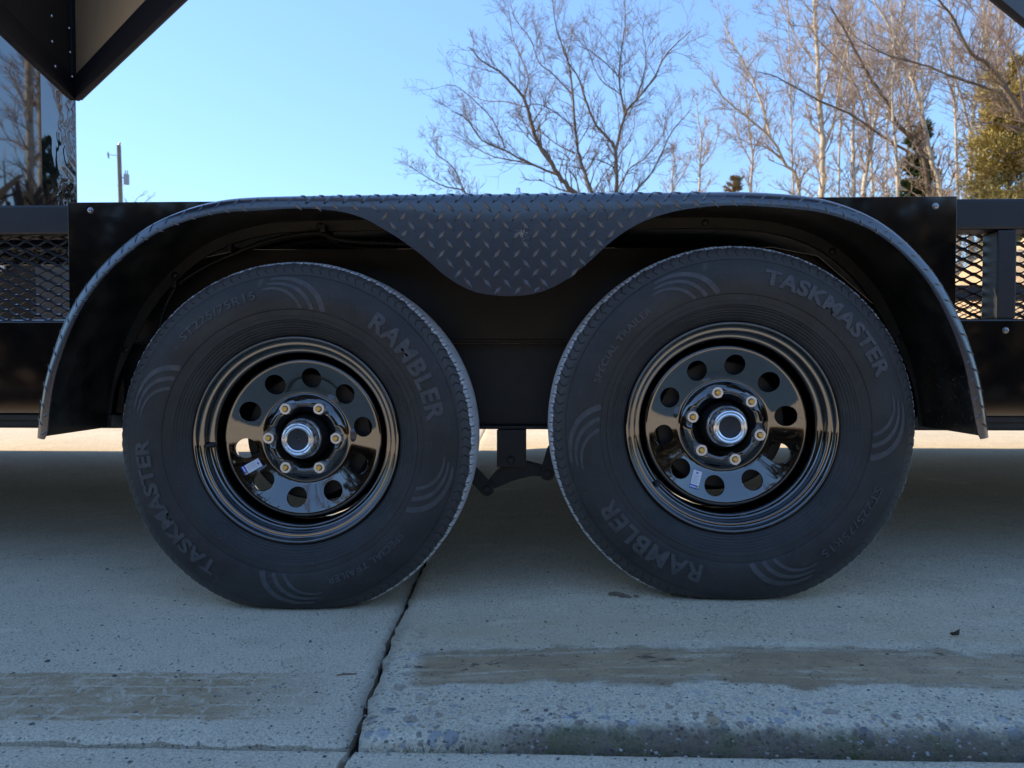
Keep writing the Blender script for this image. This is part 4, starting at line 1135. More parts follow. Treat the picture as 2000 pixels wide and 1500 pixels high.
# ------------------------------------------------------------------ trees
def bark(name, a, b, c=None):
    m = NT(name); p = m.pos()
    col = m.mix(m.mr(m.noise(m.scale(p, (1, 1, 0.35)), 5, 5, 0.7), 0.35, 0.65), a, b)
    if c: col = m.mix(m.mr(m.noise(m.scale(p, (1, 1, 2.2)), 2.3, 4, 0.7), 0.56, 0.66), col, c)
    m.set(col=col, rough=0.9, spec=0.15); return m.m
M['bark_d'] = bark('dark_bark', (0.105, 0.085, 0.065), (0.20, 0.165, 0.125))
M['bark_l'] = bark('pale_bark', (0.46, 0.40, 0.31), (0.60, 0.54, 0.44), (0.24, 0.18, 0.13))
M['twig_d'] = bark('dark_twigs', (0.15, 0.11, 0.10), (0.23, 0.175, 0.155))
M['twig_l'] = bark('brown_twigs', (0.26, 0.20, 0.165), (0.40, 0.32, 0.26))
class Tree:
    """hand-placed limbs in space plus grown side branches; trunk and crown stay two parts of one tree"""
    def __init__(self, seed, minr):
        self.rng = random.Random(seed); self.tr, self.cr, self.minr = Acc(), Acc(), minr
    def limb(self, pts, r0, r1, trunk=True, twigs=1.0, tl=1.6, start=0.12, up=0.35):
        pts = catmull(pts, 5); n = len(pts)
        jit = np.array([[self.rng.gauss(0, r0 * 0.13) for _ in range(3)] for _ in range(n)]); jit[0] = 0
        pts = pts + jit
        rad = np.linspace(r0, max(r1, self.minr), n)
        v, f = tube_arrays(pts, rad, 7 if r0 > 0.05 else 5)
        (self.tr if trunk else self.cr).add(v, f)
        ln = np.concatenate([[0], np.cumsum(np.linalg.norm(np.diff(pts, axis=0), axis=1))]); L = ln[-1]
        k = max(2, int(L * 3.4 * twigs))
        for q in range(k):
            t = start + (1 - start) * (q + self.rng.random()) / k
            s = t * L
            p = np.array([np.interp(s, ln, pts[:, a]) for a in range(3)])
            i = min(n - 2, int(np.searchsorted(ln, s)))
            d = pts[min(i + 1, n - 1)] - pts[max(i - 1, 0)]
            d = d / (np.linalg.norm(d) + 1e-9)
            self.grow(p, d, tl * self.rng.uniform(0.55, 1.25) * (1.05 - 0.35 * t), max(rad[i] * 0.42, self.minr * 1.25), 0, up)
    def grow(self, p, d, L, r, lev, up):
        g = self.rng
        a = np.array([g.gauss(0, 1) for _ in range(3)]); a -= d * (a @ d); a /= np.linalg.norm(a) + 1e-9
        an = R(g.uniform(24, 58))
        d = d * math.cos(an) + a * math.sin(an)
        d[2] += up * g.uniform(0.3, 1.0); d /= np.linalg.norm(d)
        n = 4 if lev < 2 else 3
        pts = [np.array(p)]
        dirs = []
        for _ in range(n):
            d = d + np.array([g.gauss(0, 0.16) for _ in range(3)]) + np.array([0, 0, 0.06 * up]); d /= np.linalg.norm(d)
            pts.append(pts[-1] + d * L / n); dirs.append(d)
        r = min(r, L * 0.020 + self.minr)
        v, f = tube_arrays(pts, np.linspace(r, self.minr * 0.8, n + 1), 4 if lev == 0 else 3)
        self.cr.add(v, f)
        if lev < 2 and L > 0.25:
            k = (5, 4)[lev]
            for q in range(k):
                t = g.uniform(0.2, 1.0) * n; i = min(int(t), n - 1)
                pp = pts[i] * (1 - (t - i)) + pts[i + 1] * (t - i)
                self.grow(pp, dirs[i], L * g.uniform(0.32, 0.6), r * 0.6, lev + 1, up)
    def done(self, name, base, label, group, bm, tm):
        root = empty(name, base); tag(root, label, 'tree', group)
        put('trunk', self.tr.mesh('trunk', 180), bm, root)
        if self.cr.n: put('crown', self.cr.mesh('crown', 180), tm, root)
        return root
def at(px, py, Y, dY=0.0): return P(px, py, Y + dY)
GRP = 'bare winter trees behind the trailer'
GB = 0.25 + 0.35
# the wide many-stemmed tree in the middle
YT = 27.0
def limbs(tree, Yb, table):
    for pts, w0, w1, trunk, tw, bow in table:
        n = len(pts)
        q = [at(x, y, Yb + bow * (i / max(1, n - 1)) ** 1.3 + (bow_off if (bow_off := 0) else 0)) for i, (x, y) in enumerate(pts)]
        tree.limb(q, w0 * (0.70 if Yb == 27.0 else 0.84) / 2 / FPX * Yb, w1 * 0.8 / 2 / FPX * Yb, trunk, tw)
t = Tree(3, 0.0055)
limbs(t, YT, [
    ([(1170, 735), (1165, 560), (1150, 420), (1123, 378), (1092, 343), (1053, 283), (1036, 234), (1025, 196), (1001, 164), (976, 140), (940, 118), (918, 92)], 19, 2.0, True, 1.0, -1.0),
    ([(1092, 343), (1032, 318), (987, 294), (941, 273), (910, 231), (882, 217)], 7, 1.6, True, 1.0, -2.2),
    ([(1032, 319), (973, 308), (945, 297), (905, 274), (880, 262)], 4, 1.5, False, 1.0, 1.4),
    ([(987, 290), (966, 241), (941, 210), (896, 171), (871, 166)], 4, 1.5, False, 1.0, -1.5),
    ([(1029, 210), (990, 199), (945, 196), (915, 180)], 3.5, 1.5, False, 1.0, 2),
    ([(1025, 189), (1032, 150), (1015, 105), (1001, 70), (994, 21)], 4, 1.5, False, 1.0, 1.6),
    ([(1168, 600), (1160, 450), (1155, 378), (1134, 315), (1125, 266), (1120, 210), (1116, 157), (1106, 105), (1088, 63), (1078, -10)], 12, 1.8, True, 1.0, 1.2),
    ([(1123, 300), (1085, 280), (1050, 255), (1030, 262)], 4, 1.5, False, 1.0, 1.5),
    ([(1116, 245), (1081, 217), (1046, 203), (1000, 215)], 4, 1.5, False, 1.0, -1.5),
    ([(1116, 182), (1078, 143), (1053, 122), (1036, 77), (1008, 38), (995, 0)], 4.5, 1.5, False, 1.0, 2.0),
    ([(1176, 735), (1190, 560), (1200, 430), (1204, 378), (1202, 297), (1193, 276), (1165, 245), (1144, 196), (1130, 154), (1105, 110), (1090, 60)], 14, 1.8, True, 1.0, -1.2),
    ([(1202, 297), (1221, 224), (1242, 196), (1277, 154), (1295, 115), (1330, 77), (1351, 60)], 8, 1.6, True, 1.15, -1.8),
    ([(1221, 224), (1214, 189), (1209, 147), (1214, 98), (1221, 42), (1218, -20)], 7, 1.6, True, 1.2, 1.4),
    ([(1214, 189), (1204, 178), (1172, 154), (1151, 105), (1134, 63)], 4, 1.5, False, 1.0, 1.0),
    ([(1209, 150), (1186, 126), (1151, 98), (1130, 90)], 3.5, 1.5, False, 1.0, -1.2),
    ([(1242, 196), (1256, 150), (1262, 110), (1255, 60), (1262, 30)], 3.5, 1.5, False, 1.0, 1.2),
    ([(1180, 660), (1210, 450), (1239, 378), (1274, 336), (1312, 259), (1351, 213)], 8, 1.6, True, 1.0, -1.6),
    ([(1205, 372), (1230, 330), (1260, 308), (1295, 262), (1300, 225)], 5, 1.5, False, 1.0, 1.4),
    ([(1160, 378), (1180, 340), (1198, 318), (1235, 260), (1240, 215)], 3.5, 1.5, False, 1.0, 2.2)])
tree_mid = t.done('bare_tree', P(1172, 735, YT), 'wide bare tree with many dark stems spreading from one foot, in the middle', GRP, M['bark_d'], M['twig_d'])
def simple(seed, Yb, table, name, base_px, label, bm, tm, minr=0.0065):
    t = Tree(seed, minr * Yb / 27)
    limbs(t, Yb, table)
    return t.done(name, P(base_px, 733, Yb), label, GRP, bm, tm)
tree_far_l = simple(5, 45, [([(930, 720), (920, 450), (910, 378), (868, 364), (833, 346), (794, 322)], 6, 1.2, True, 1.1, 2), ([(912, 390), (889, 332), (857, 304), (838, 280)], 3.5, 1.2, False, 1.1, -2)], 'bare_tree', 930,
       'small thin tree whose twigs lean left, left of the wide tree', M['bark_d'], M['twig_d'])
simple(6, 90, [([(262, 720), (262, 440), (265, 394), (278, 380)], 3, 0.8, True, 0.35, 1), ([(264, 430), (250, 398), (242, 384)], 1.5, 0.8, False, 0.4, 1), ([(264, 420), (282, 396), (296, 384)], 1.5, 0.8, False, 0.4, -1)], 'bare_tree', 262,
       'faint far treetop beside the utility pole', M['bark_d'], M['twig_d'], 0.003)
tree_a = simple(11, 30, [([(1600, 735), (1604, 500), (1605, 387), (1607, 292), (1600, 195), (1597, 114), (1592, 30), (1588, -60)], 17, 7, True, 1.0, 0),
                  ([(1602, 200), (1625, 120), (1645, 50), (1655, -20)], 5, 2, True, 1.0, 1.5), ([(1606, 300), (1630, 230), (1642, 150), (1660, 60), (1668, -10)], 6, 2, True, 1.0, -1.5),
                  ([(1597, 130), (1560, 80), (1530, 20), (1515, -20)], 4, 1.5, False, 1.0, 1.5)], 'bare_tree', 1600, 'tall straight pale trunk, first on the left of the wood', M['bark_l'], M['twig_l'])
simple(12, 34, [([(1560, 720), (1561, 383), (1532, 318), (1506, 270), (1457, 227), (1415, 192), (1388, 150)], 9, 1.8, True, 1.0, -2), ([(1506, 270), (1480, 182), (1451, 120), (1425, 72), (1412, 40)], 5.5, 1.8, True, 1.0, 2),
                ([(1532, 318), (1500, 290), (1465, 280), (1430, 262)], 3.5, 1.5, False, 1.0, 1)], 'bare_tree', 1560, 'forked tree leaning left at the left edge of the wood', M['bark_l'], M['twig_l'])
tree_b = simple(13, 33, [([(1668, 735), (1668, 387), (1665, 276), (1667, 211), (1660, 140), (1652, 60), (1655, -20)], 11, 3, True, 1.0, 0), ([(1666, 240), (1690, 180), (1700, 110), (1716, 40)], 4, 1.6, False, 1.0, 1.5), ([(1660, 150), (1640, 90), (1628, 20)], 3.5, 1.6, False, 1.0, -1.5)],
       'bare_tree', 1668, 'slim upright tree right of the tall pale trunk', M['bark_l'], M['twig_l'])
tree_c = simple(14, 29, [([(1680, 735), (1684, 480), (1686, 385), (1699, 292), (1717, 201), (1746, 88), (1762, 30), (1775, -40)], 13, 4, True, 1.0, 1.5), ([(1700, 290), (1690, 230), (1672, 170), (1640, 120), (1600, 80), (1570, 30)], 5, 1.6, False, 1.0, -2)], 'bare_tree', 1682,
       'pale tree leaning to the right in the middle of the wood', M['bark_l'], M['twig_l'])
tree_d = simple(15, 26, [([(1753, 735), (1753, 387), (1751, 309), (1746, 253), (1742, 180), (1748, 110), (1742, 30)], 9, 2.5, True, 0.9, 0), ([(1748, 260), (1772, 210), (1790, 150), (1796, 70)], 3.5, 1.6, False, 1.0, 1.2)], 'bare_tree', 1753, 'thin whitish trunk in front of the dark cedar', M['bark_l'], M['twig_l'])
simple(16, 28, [([(1828, 735), (1822, 480), (1815, 387), (1798, 292), (1753, 244), (1733, 201), (1707, 162), (1681, 120), (1650, 60), (1620, 10)], 14, 3, True, 1.0, -2), ([(1798, 309), (1733, 273), (1668, 227), (1610, 201), (1561, 175), (1512, 149), (1480, 140)], 6, 1.8, True, 1.0, -3),
                ([(1753, 244), (1760, 180), (1752, 120), (1770, 50)], 4, 1.6, False, 1.0, 1.5)], 'bare_tree', 1828, 'tree with long limbs reaching far left across the wood', M['bark_d'], M['twig_l'])
tree_e = simple(17, 27, [([(1850, 735), (1845, 480), (1837, 380), (1818, 302), (1802, 227), (1782, 156), (1772, 130), (1756, 84), (1724, 29), (1695, -20)], 15, 4, True, 1.0, 1), ([(1802, 227), (1800, 150), (1790, 80), (1792, 0)], 6, 2, True, 1.0, 2), ([(1782, 156), (1800, 100), (1830, 50), (1840, 0)], 4, 1.6, False, 1.0, 1)], 'bare_tree', 1850,
       'thick crooked tree right of the dark cedar', M['bark_l'], M['twig_l'])
tree_f = simple(18, 31, [([(1896, 735), (1896, 351), (1896, 276), (1902, 211), (1915, 146), (1925, 70), (1938, -20)], 12, 3, True, 1.0, 1), ([(1896, 260), (1883, 208), (1863, 146), (1844, 104), (1830, 40)], 6, 1.8, True, 1.0, -1.5)], 'bare_tree', 1896, 'pale forked tree left of the yellow green cedar', M['bark_l'], M['twig_l'])
simple(19, 33, [([(1926, 735), (1922, 325), (1928, 260), (1931, 162), (1927, 81), (1922, 20), (1905, -40)], 10, 4, True, 1.0, 0), ([(1929, 120), (1950, 60), (1962, 10)], 5, 2, True, 1.0, 1), ([(1930, 170), (1960, 110), (1975, 60), (1990, 10)], 5, 2, False, 1.0, -1)], 'bare_tree', 1924, 'pale upright tree in front of the yellow green cedar', M['bark_l'], M['twig_l'])
simple(20, 22, [([(2080, 735), (2070, 420), (2040, 290), (2000, 227), (1935, 130), (1896, 104), (1857, 29), (1821, -10)], 15, 3, True, 1.0, -2), ([(2050, 310), (1993, 221), (1951, 182), (1870, 153), (1805, 127), (1740, 110), (1675, 75), (1640, 40)], 8, 2, True, 0.8, 2),
                ([(2000, 227), (1985, 120), (1940, 60), (1900, 20), (1880, -20)], 5, 2, False, 0.9, 2)], 'bare_tree', 2080, 'dark limbs crossing the top right from a trunk outside the frame', M['bark_d'], M['twig_d'])
simple(21, 42, [([(1366, 735), (1366, 374), (1370, 276), (1364, 234), (1360, 190)], 6, 1.5, True, 0.9, 0), ([(1368, 330), (1395, 290), (1405, 240)], 3, 1.2, False, 0.9, 1)], 'bare_tree', 1366, 'thin far tree in the gap right of the wide tree', M['bark_l'], M['twig_l'])
simple(22, 38, [([(1467, 735), (1467, 374), (1470, 309), (1460, 227), (1457, 162), (1462, 110)], 7, 1.5, True, 1.0, 0), ([(1468, 320), (1440, 260), (1432, 200)], 3, 1.2, False, 1.0, 1), ([(1468, 300), (1492, 250), (1500, 200)], 3, 1.2, False, 1.0, -1)], 'bare_tree', 1467, 'slender far tree between the wide tree and the wood', M['bark_l'], M['twig_l'])
simple(23, 50, [([(1310, 735), (1312, 380), (1318, 320), (1310, 290)], 5, 1.4, True, 1.0, 0), ([(1312, 375), (1340, 330), (1352, 300)], 3, 1.2, False, 1.0, 1)], 'bare_tree', 1310, 'pale low far tree behind the wide tree\'s right limbs', M['bark_l'], M['twig_l'])

for k_, (bx, tx, Yb, w, lab) in enumerate(((1636, 1648, 40, 6, 'slim pale trunk just right of the tall straight one'), (1706, 1690, 38, 7, 'slim pale trunk left of the dark cedar'), (1728, 1740, 44, 5, 'thinnest pale trunk beside the dark cedar'), (1778, 1764, 40, 7, 'slim trunk standing against the dark cedar'),
                                          (1872, 1858, 34, 8, 'slim pale trunk between the crooked and the forked tree'), (1912, 1920, 28, 9, 'pale trunk seen through the right mesh, left one'), (1944, 1952, 26, 11, 'pale trunk seen through the right mesh beside the post'), (1550, 1540, 44, 5, 'slim far trunk behind the forked leaning tree'))):
    simple(60 + k_, Yb, [([(bx, 735), (bx + 2, 480), (bx * 0.7 + tx * 0.3, 300), (bx * 0.3 + tx * 0.7, 150), (tx, 40), (tx + (tx - bx), -50)], w, 1.8, True, 0.75, 0.6),
                         ([(bx * 0.6 + tx * 0.4, 250), (tx + 14, 170), (tx + 22, 90)], w * 0.4, 1.3, False, 0.8, 1.2), ([(bx * 0.5 + tx * 0.5, 200), (tx - 16, 120), (tx - 24, 40)], w * 0.4, 1.3, False, 0.8, -1.0)], 'bare_tree', bx, lab, M['bark_l'], M['twig_l'])
# ------------------------------------------------------------------ evergreens and undergrowth
def leafy(name, a, b, c):
    m = NT(name); p = m.pos()
    col = m.mix(m.mr(m.noise(p, 1.4, 3, 0.6), 0.35, 0.65), a, b)
    col = m.mix(m.mr(m.noise(p, 6, 2, 0.6), 0.5, 0.7), col, c)
    m.set(col=col, rough=0.75, spec=0.2); return m.m
M['cedar_d'] = leafy('dark_cedar_leaf', (0.035, 0.065, 0.020), (0.07, 0.10, 0.030), (0.11, 0.13, 0.03))
M['cedar_y'] = leafy('yellow_cedar_leaf', (0.36, 0.29, 0.10), (0.46, 0.37, 0.15), (0.20, 0.19, 0.07))
M['brush_d'] = leafy('dark_brush', (0.050, 0.042, 0.032), (0.075, 0.060, 0.045), (0.045, 0.050, 0.028))
M['brush'] = leafy('dry_brush', (0.26, 0.19, 0.11), (0.20, 0.19, 0.08), (0.30, 0.16, 0.09))
def tufts(cent, dirs, size, rng, per=3):
    """little sprays: thin pointed blades around each branch point"""
    n = len(cent)
    out = []
    for k in range(per):
        d = dirs + rng.normal(0, 0.6, (n, 3)); d /= np.linalg.norm(d, axis=1, keepdims=True)
        s = np.cross(d, rng.normal(0, 1, (n, 3))); s /= np.linalg.norm(s, axis=1, keepdims=True) + 1e-9
        L = size * rng.uniform(0.6, 1.4, (n, 1))
        out.append(np.stack([cent - s * L * 0.13, cent + s * L * 0.13, cent + d * L + s * L * 0.05, cent + d * L * 0.95 - s * L * 0.05], 1))
    v = np.concatenate(out).reshape(-1, 3)
    f = np.arange(len(v)).reshape(-1, 4)
    return v, f
def cedar(name, base, H, Rw, n, size, label, mat, seed, gaps=0.35, group=None, cone=0.85, h0=0.06):
    rng = np.random.default_rng(seed)
    root = empty(name, base); tag(root, label, 'tree', group)
    base = np.array(base)
    hs = np.linspace(0, H, 14)
    pts = base + np.stack([0.1 * np.sin(hs), 0.1 * np.cos(hs * 1.3), hs], -1)
    v, f = tube_arrays(pts, np.linspace(0.16, 0.02, 14), 7)
    a = Acc(); a.add(v, f); b = Acc()
    nb = int(H * 9); C, D = [], []
    for k in range(nb):
        h = H * (h0 + (0.99 - h0) * rng.random() ** 0.9)
        L = Rw * (1 - cone * (h / H) ** 1.2) * rng.uniform(0.45, 1.15)
        an = rng.uniform(0, 2 * math.pi)
        d = np.array([math.cos(an), math.sin(an), rng.uniform(0.15, 0.7)]); d /= np.linalg.norm(d)
        p0 = base + [0, 0, h]
        q = np.array([p0 + d * L * t + np.array([0, 0, -0.18 * L * t * t]) for t in np.linspace(0, 1, 5)])
        v, f = tube_arrays(q, np.linspace(0.03, 0.008, 5), 3); a.add(v, f)
        m_ = max(4, int(n / nb))
        t = rng.random(m_) ** 0.6
        c = p0 + d * L * t[:, None] + rng.normal(0, 0.10 * L + 0.05, (m_, 3)) * [1, 1, 0.7]
        C.append(c); D.append(np.tile(d, (m_, 1)) + [0, 0, 0.3])
    v, f = tufts(np.vstack(C), np.vstack(D), size, rng)
    put('trunk', a.mesh('trunk', 180), M['bark_d'], root)
    put('crown', mesh('crown', v, f), mat, root)
    return root
b0 = P(1790, 733, 36)
ced_d = cedar('cedar_tree', tuple(b0), 12.2, 2.1, 9000, 0.22, 'dark green cedar behind thin pale trunks', M['cedar_d'], 31, cone=0.8)
b1 = P(1965, 733, 24)
ced_y = cedar('cedar_tree', tuple(b1), 9.9, 2.1, 22000, 0.125, 'yellow green cedar at the right edge', M['cedar_y'], 32, cone=0.55, h0=0.36)
b2 = P(1430, 733, 46)
cedar('cedar_tree', tuple(b2), 12.6, 1.2, 2500, 0.22, 'small brownish evergreen top just above the fender', M['brush'], 33, cone=0.6)
# undergrowth along the edge of the wood: dry leaves and thin stems
rng = np.random.default_rng(5)
def undergrowth(cx0, cx1, cy0, cy1, n, hmax, label, mat=None, size=0.30):
    x = rng.uniform(cx0, cx1, n); y = rng.uniform(cy0, cy1, n); h = hmax * rng.random(n) ** (0.9 if mat else 1.7)
    c = np.stack([x, y, (0.0 if mat else 0.6) + h], -1)
    v, f = tufts(c, np.tile([0, 0, 1.0], (n, 1)), size, rng, 3 if mat else 2)
    a = Acc(); a.add(v, f)
    for k in range(n // 60):
        xx, yy = rng.uniform(cx0, cx1), rng.uniform(cy0, cy1); hh = hmax * rng.uniform(0.6, 1.25)
        q = np.array([(xx + rng.normal(0, 0.15) * t, yy + rng.normal(0, 0.15) * t, 0.5 + hh * t) for t in (0, 0.35, 0.7, 1)])
        v, f = tube_arrays(q, np.linspace(0.035, 0.010, 4), 4); a.add(v, f)
    return tag(put('undergrowth', a.mesh('undergrowth'), mat or M['brush']), label, 'undergrowth', kind='stuff')
undergrowth(9, 34, 30, 40, 9000, 4.2, 'dry brush at the foot of the wood on the right')
undergrowth(-44, -14, 34, 44, 7000, 4.5, 'dry brush seen through the left mesh')
undergrowth(-34, 34, -11, -5.2, 20000, 2.6, 'dark brush across the lot behind the viewer', M['brush_d'], 0.40)

# ------------------------------------------------------------------ utility pole
YU = 46.0
q0, q1 = P(247, 735, YU), P(232, 284, YU)
pole = empty('utility_pole', tuple(q0)); tag(pole, 'wooden utility pole with a grey transformer, far left', 'pole')
v, f = tube_arrays([q0, (q0 + q1) / 2, q1], [0.17, 0.15, 0.13], 10)
m = NT('weathered_pole_wood'); p = m.pos(); m.set(col=m.mix(m.mr(m.noise(m.scale(p, (6, 6, 0.5)), 4, 4), 0.3, 0.7), (0.16, 0.14, 0.10), (0.26, 0.23, 0.17)), rough=0.9)
shaft = obj('shaft', v, f, m.m, pole, 40)
m = NT('grey_transformer_paint'); m.set(col=(0.32, 0.34, 0.36), rough=0.5)
c = P(247, 351, YU)
vv, ff = lathe_arrays([(0.0001, 0.36), (0.16, 0.34), (0.17, 0.30), (0.17, -0.30), (0.0001, -0.32)], 16)
vv = vv.reshape(-1, 3)[:, [0, 2, 1]] * [1, 1, -1]
tf = obj('transformer', vv + c, ff, m.m, pole, 40)
for dx in (-0.07, 0.07):
    vv, ff = tube_arrays([c + [dx, 0, 0.33], c + [dx, 0, 0.62]], [0.045, 0.025], 8); obj('bushing', vv, ff, m.m, tf, 40)
c2 = P(236, 351, YU); box('bracket', c2[0], c[0], c[1] - 0.03, c[1] + 0.03, c[2] + 0.1, c[2] + 0.16, m.m, pole, 0.0)
c3 = P(228, 304, YU); c4 = P(211, 302, YU)
vv, ff = tube_arrays([c3 + [0.15, 0, 0], c4], [0.022, 0.022], 6); obj('bracket_arm', vv, ff, m.m, pole, 40)
vv, ff = tube_arrays([c4 + [0, 0, 0.18], c4 + [0, 0, 0.05], c4 + [0.03, 0, -0.16], c4 + [0.05, 0, -0.26]], [0.03, 0.07, 0.05, 0.03], 8); obj('insulator', vv, ff, m.m, pole, 40)
vv, ff = tube_arrays([q1 + [0, 0, -0.05], q1 + [0.08, 0, 0.2]], [0.10, 0.05], 8); obj('insulator', vv, ff, m.m, pole, 40)

# ------------------------------------------------------------------ trees across the lot behind the viewer (they show in the glossy sheets)
def copy_tree(src, loc, rz, sc, label):
    r = src.copy(); COL.objects.link(r); r.location = loc; r.rotation_euler = (0, 0, rz); r.scale = (sc,) * 3
    r['label'] = label; r['group'] = 'trees across the lot behind the viewer'
    for ch in src.children:
        c = ch.copy(); COL.objects.link(c); c.parent = r; c.matrix_parent_inverse = ch.matrix_parent_inverse.copy()
    return r
spots = [(tree_c, -12.0, -16.0, 2.2, 0.9), (tree_a, -15.0, -18.0, 1.1, 0.9), (tree_b, -13.2, -15.0, 4.4, 0.9), (tree_e, -9.5, -19.0, 2.9, 0.9), (tree_c, -12.9, -19.5, 5.2, 0.95), (tree_e, -14.4, -20.5, 0.7, 0.95)]
LAB = ['slim leaning tree mirrored in the glossy black wall', 'tall pale trunk mirrored in the glossy black wall', 'thin upright tree mirrored nearest the edge of the glossy wall', 'crooked tree across the lot, beyond the mirrored ones', 'second leaning tree mirrored behind the slim one', 'thick crooked tree mirrored at the left of the glossy wall']
for (src, x, y, rz, sc), lab in zip(spots, LAB):
    copy_tree(src, (x, y, 0.4), rz, sc, lab)
copy_tree(ced_d, (-13.9, -14.0, 0.2), 1.0, 0.5, 'cedar across the lot mirrored in the glossy black wall')
# ------------------------------------------------------------------ stand-ins on the deck for shapes seen through the mesh
zdk = zl_ + 0.03
def deck_pt(px, Y): return float(P(px, 560, Y)[0])
# low black chest standing in for a dark bulk behind the left mesh
x0, x1 = deck_pt(-140, 2.6), deck_pt(88, 2.6)
chest = empty('chest_stand_in', ((x0 + x1) / 2, 2.7, zdk)); tag(chest, 'black chest on the deck, standing in for a dark bulk behind the left mesh', 'chest')
box('chest_body', x0, x1, 2.55, 3.05, zdk + 0.002, zdk + 0.30, M['powder'], chest, 0.006)
box('chest_lid', x0 - 0.01, x1 + 0.01, 2.54, 3.06, zdk + 0.303, zdk + 0.345, M['powder'], chest, 0.008)
for xx in (x0 + 0.12, x1 - 0.12): box('latch', xx - 0.02, xx + 0.02, 2.528, 2.5395, zdk + 0.25, zdk + 0.33, M['zinc'], chest, 0.002)
# a jug standing in for an unidentified white shape right of it
m = NT('white_jug_plastic'); m.set(col=(0.78, 0.75, 0.66), rough=0.45); M['jug'] = m.m
jx = deck_pt(122, 2.9)
jug = empty('jug_stand_in', (jx, 2.9, zdk)); tag(jug, 'white jug on the deck, standing in for a pale shape beside the black side panel', 'jug')
vv, ff = lathe_arrays([(0.0001, 0.0), (0.085, 0.0), (0.092, 0.01), (0.092, 0.26), (0.080, 0.30), (0.035, 0.355), (0.026, 0.37), (0.026, 0.40)], 28)
vv = vv.reshape(-1, 3)[:, [0, 2, 1]] * [1, 1, -1]
obj('jug_body', vv + [jx, 2.9, zdk], ff, M['jug'], jug, 40)
vv, ff = lathe_arrays([(0.029, 0.385), (0.030, 0.41), (0.026, 0.416), (0.0001, 0.416)], 20); vv = vv.reshape(-1, 3)[:, [0, 2, 1]] * [1, 1, -1]
obj('cap', vv + [jx, 2.9, zdk], ff, M['blue'], jug, 40)
vv, ff = tube_arrays(np.array([(jx + 0.05, 2.9, zdk + 0.335), (jx + 0.095, 2.9, zdk + 0.325), (jx + 0.115, 2.9, zdk + 0.27), (jx + 0.10, 2.9, zdk + 0.20), (jx + 0.085, 2.9, zdk + 0.18)]), 0.011, 8)
obj('handle', vv, ff, M['jug'], jug, 40)
# a heap of tan soil beyond the lot, right
m = NT('tan_soil'); p = m.pos(); m.set(col=m.mix(m.mr(m.noise(p, 5, 5, 0.7), 0.35, 0.65), (0.50, 0.34, 0.19), (0.62, 0.45, 0.27)), rough=0.95, normal=m.bump(m.noise(p, 12, 5, 0.7), 0.8, 0.05))
cx_, cy_ = float(P(2040, 700, 15.0)[0]), 15.5
gx, gy_ = np.meshgrid(np.linspace(-3.2, 4.5, 70), np.linspace(-2.6, 2.6, 46), indexing='ij')
rr = np.hypot(gx / np.where(gx < 0, 3.2, 4.5), gy_ / 2.6)
hh = 3.3 * np.clip(1 - rr, 0, 1) ** 0.85 * (1 + 0.35 * NOI(gx, gy_, 1.3)) + 0.12 * NOI(gx, gy_, 4.0) * np.clip(1.2 - rr, 0, 1)
vv = np.stack([gx + cx_, gy_ + cy_, hh + 0.05], -1).reshape(-1, 3)
ii, jj = np.meshgrid(np.arange(69), np.arange(45), indexing='ij')
tag(obj('soil_heap', vv, np.stack([ii * 46 + jj, (ii + 1) * 46 + jj, (ii + 1) * 46 + jj + 1, ii * 46 + jj + 1], -1).reshape(-1, 4), m.m, None, 60), 'heap of tan soil beyond the lot, seen through the right mesh', 'soil heap')
# ------------------------------------------------------------------ small things on the concrete
def on_ground(px, py):
    d = ray(px, py); z = 0.0
    for _ in range(6):
        q = np.array([0, 0, CAM_Z]) + d * ((z - CAM_Z) / d[2])
        right = q[0] > float(crack_x(q[1])) and q[1] > JY + 0.004
        fn = zr if right else (zl if q[1] > JY + 0.007 else zf)
        z = float(fn(np.array([[q[0]]]), np.array([[q[1]]]))[0, 0])
    return q
# a curled dead leaf
q = on_ground(1860, 1242)
m = NT('dead_leaf'); m.set(col=(0.07, 0.045, 0.03), rough=0.8)
lv = [(0, 0, 0.001), (0.006, 0.004, 0.006), (0.013, 0.001, 0.012), (0.008, -0.006, 0.004), (0.002, -0.005, 0.009), (-0.004, -0.002, 0.007), (-0.002, 0.005, 0.002)]
tag(obj('dead_leaf', np.array(lv) + q, [(0, 1, 2, 3), (0, 3, 4), (0, 4, 5), (0, 5, 6)], m.m), 'small curled dead leaf on the right slab', 'leaf')
m3 = NT('dry_twig'); m3.set(col=(0.20, 0.13, 0.08), rough=0.85)
q = on_ground(678, 1319)
vv, ff = tube_arrays(q + np.array([(-0.016, -0.003, 0.0015), (-0.006, 0.0, 0.002), (0.004, 0.002, 0.0016), (0.015, 0.002, 0.0018)]), [0.0008, 0.0012, 0.0011, 0.0006], 5)
tag(obj('twig', vv, ff, m3.m, None, 40), 'small brown twig beside the crack on the left slab', 'twig')
q = on_ground(1210, 1163)
M['clod'] = NT('dried_mud').set(col=(0.20, 0.15, 0.10), rough=0.95).m
vv = []
rg = np.random.default_rng(2)
a = Acc()
for k in range(14):
    c = q + np.array([rg.normal(0, 0.012), rg.normal(0, 0.008), 0.001]); s = rg.uniform(0.002, 0.006)
    vv = rg.normal(0, 1, (8, 3)); vv = vv / np.linalg.norm(vv, axis=1, keepdims=True) * s * [1, 1, 0.5] + c
    a.add(np.array(box_v(-s, s, -s * .8, s * .8, 0, s * .7)) * rg.uniform(0.7, 1.2, (8, 3)) + c, np.array(BOXF))
tag(put('mud_clod', bevel(a.mesh('mud_clod'), 0.0006, 1), M['clod']), 'dark crumbled mud clod in front of the right tyre', 'mud')
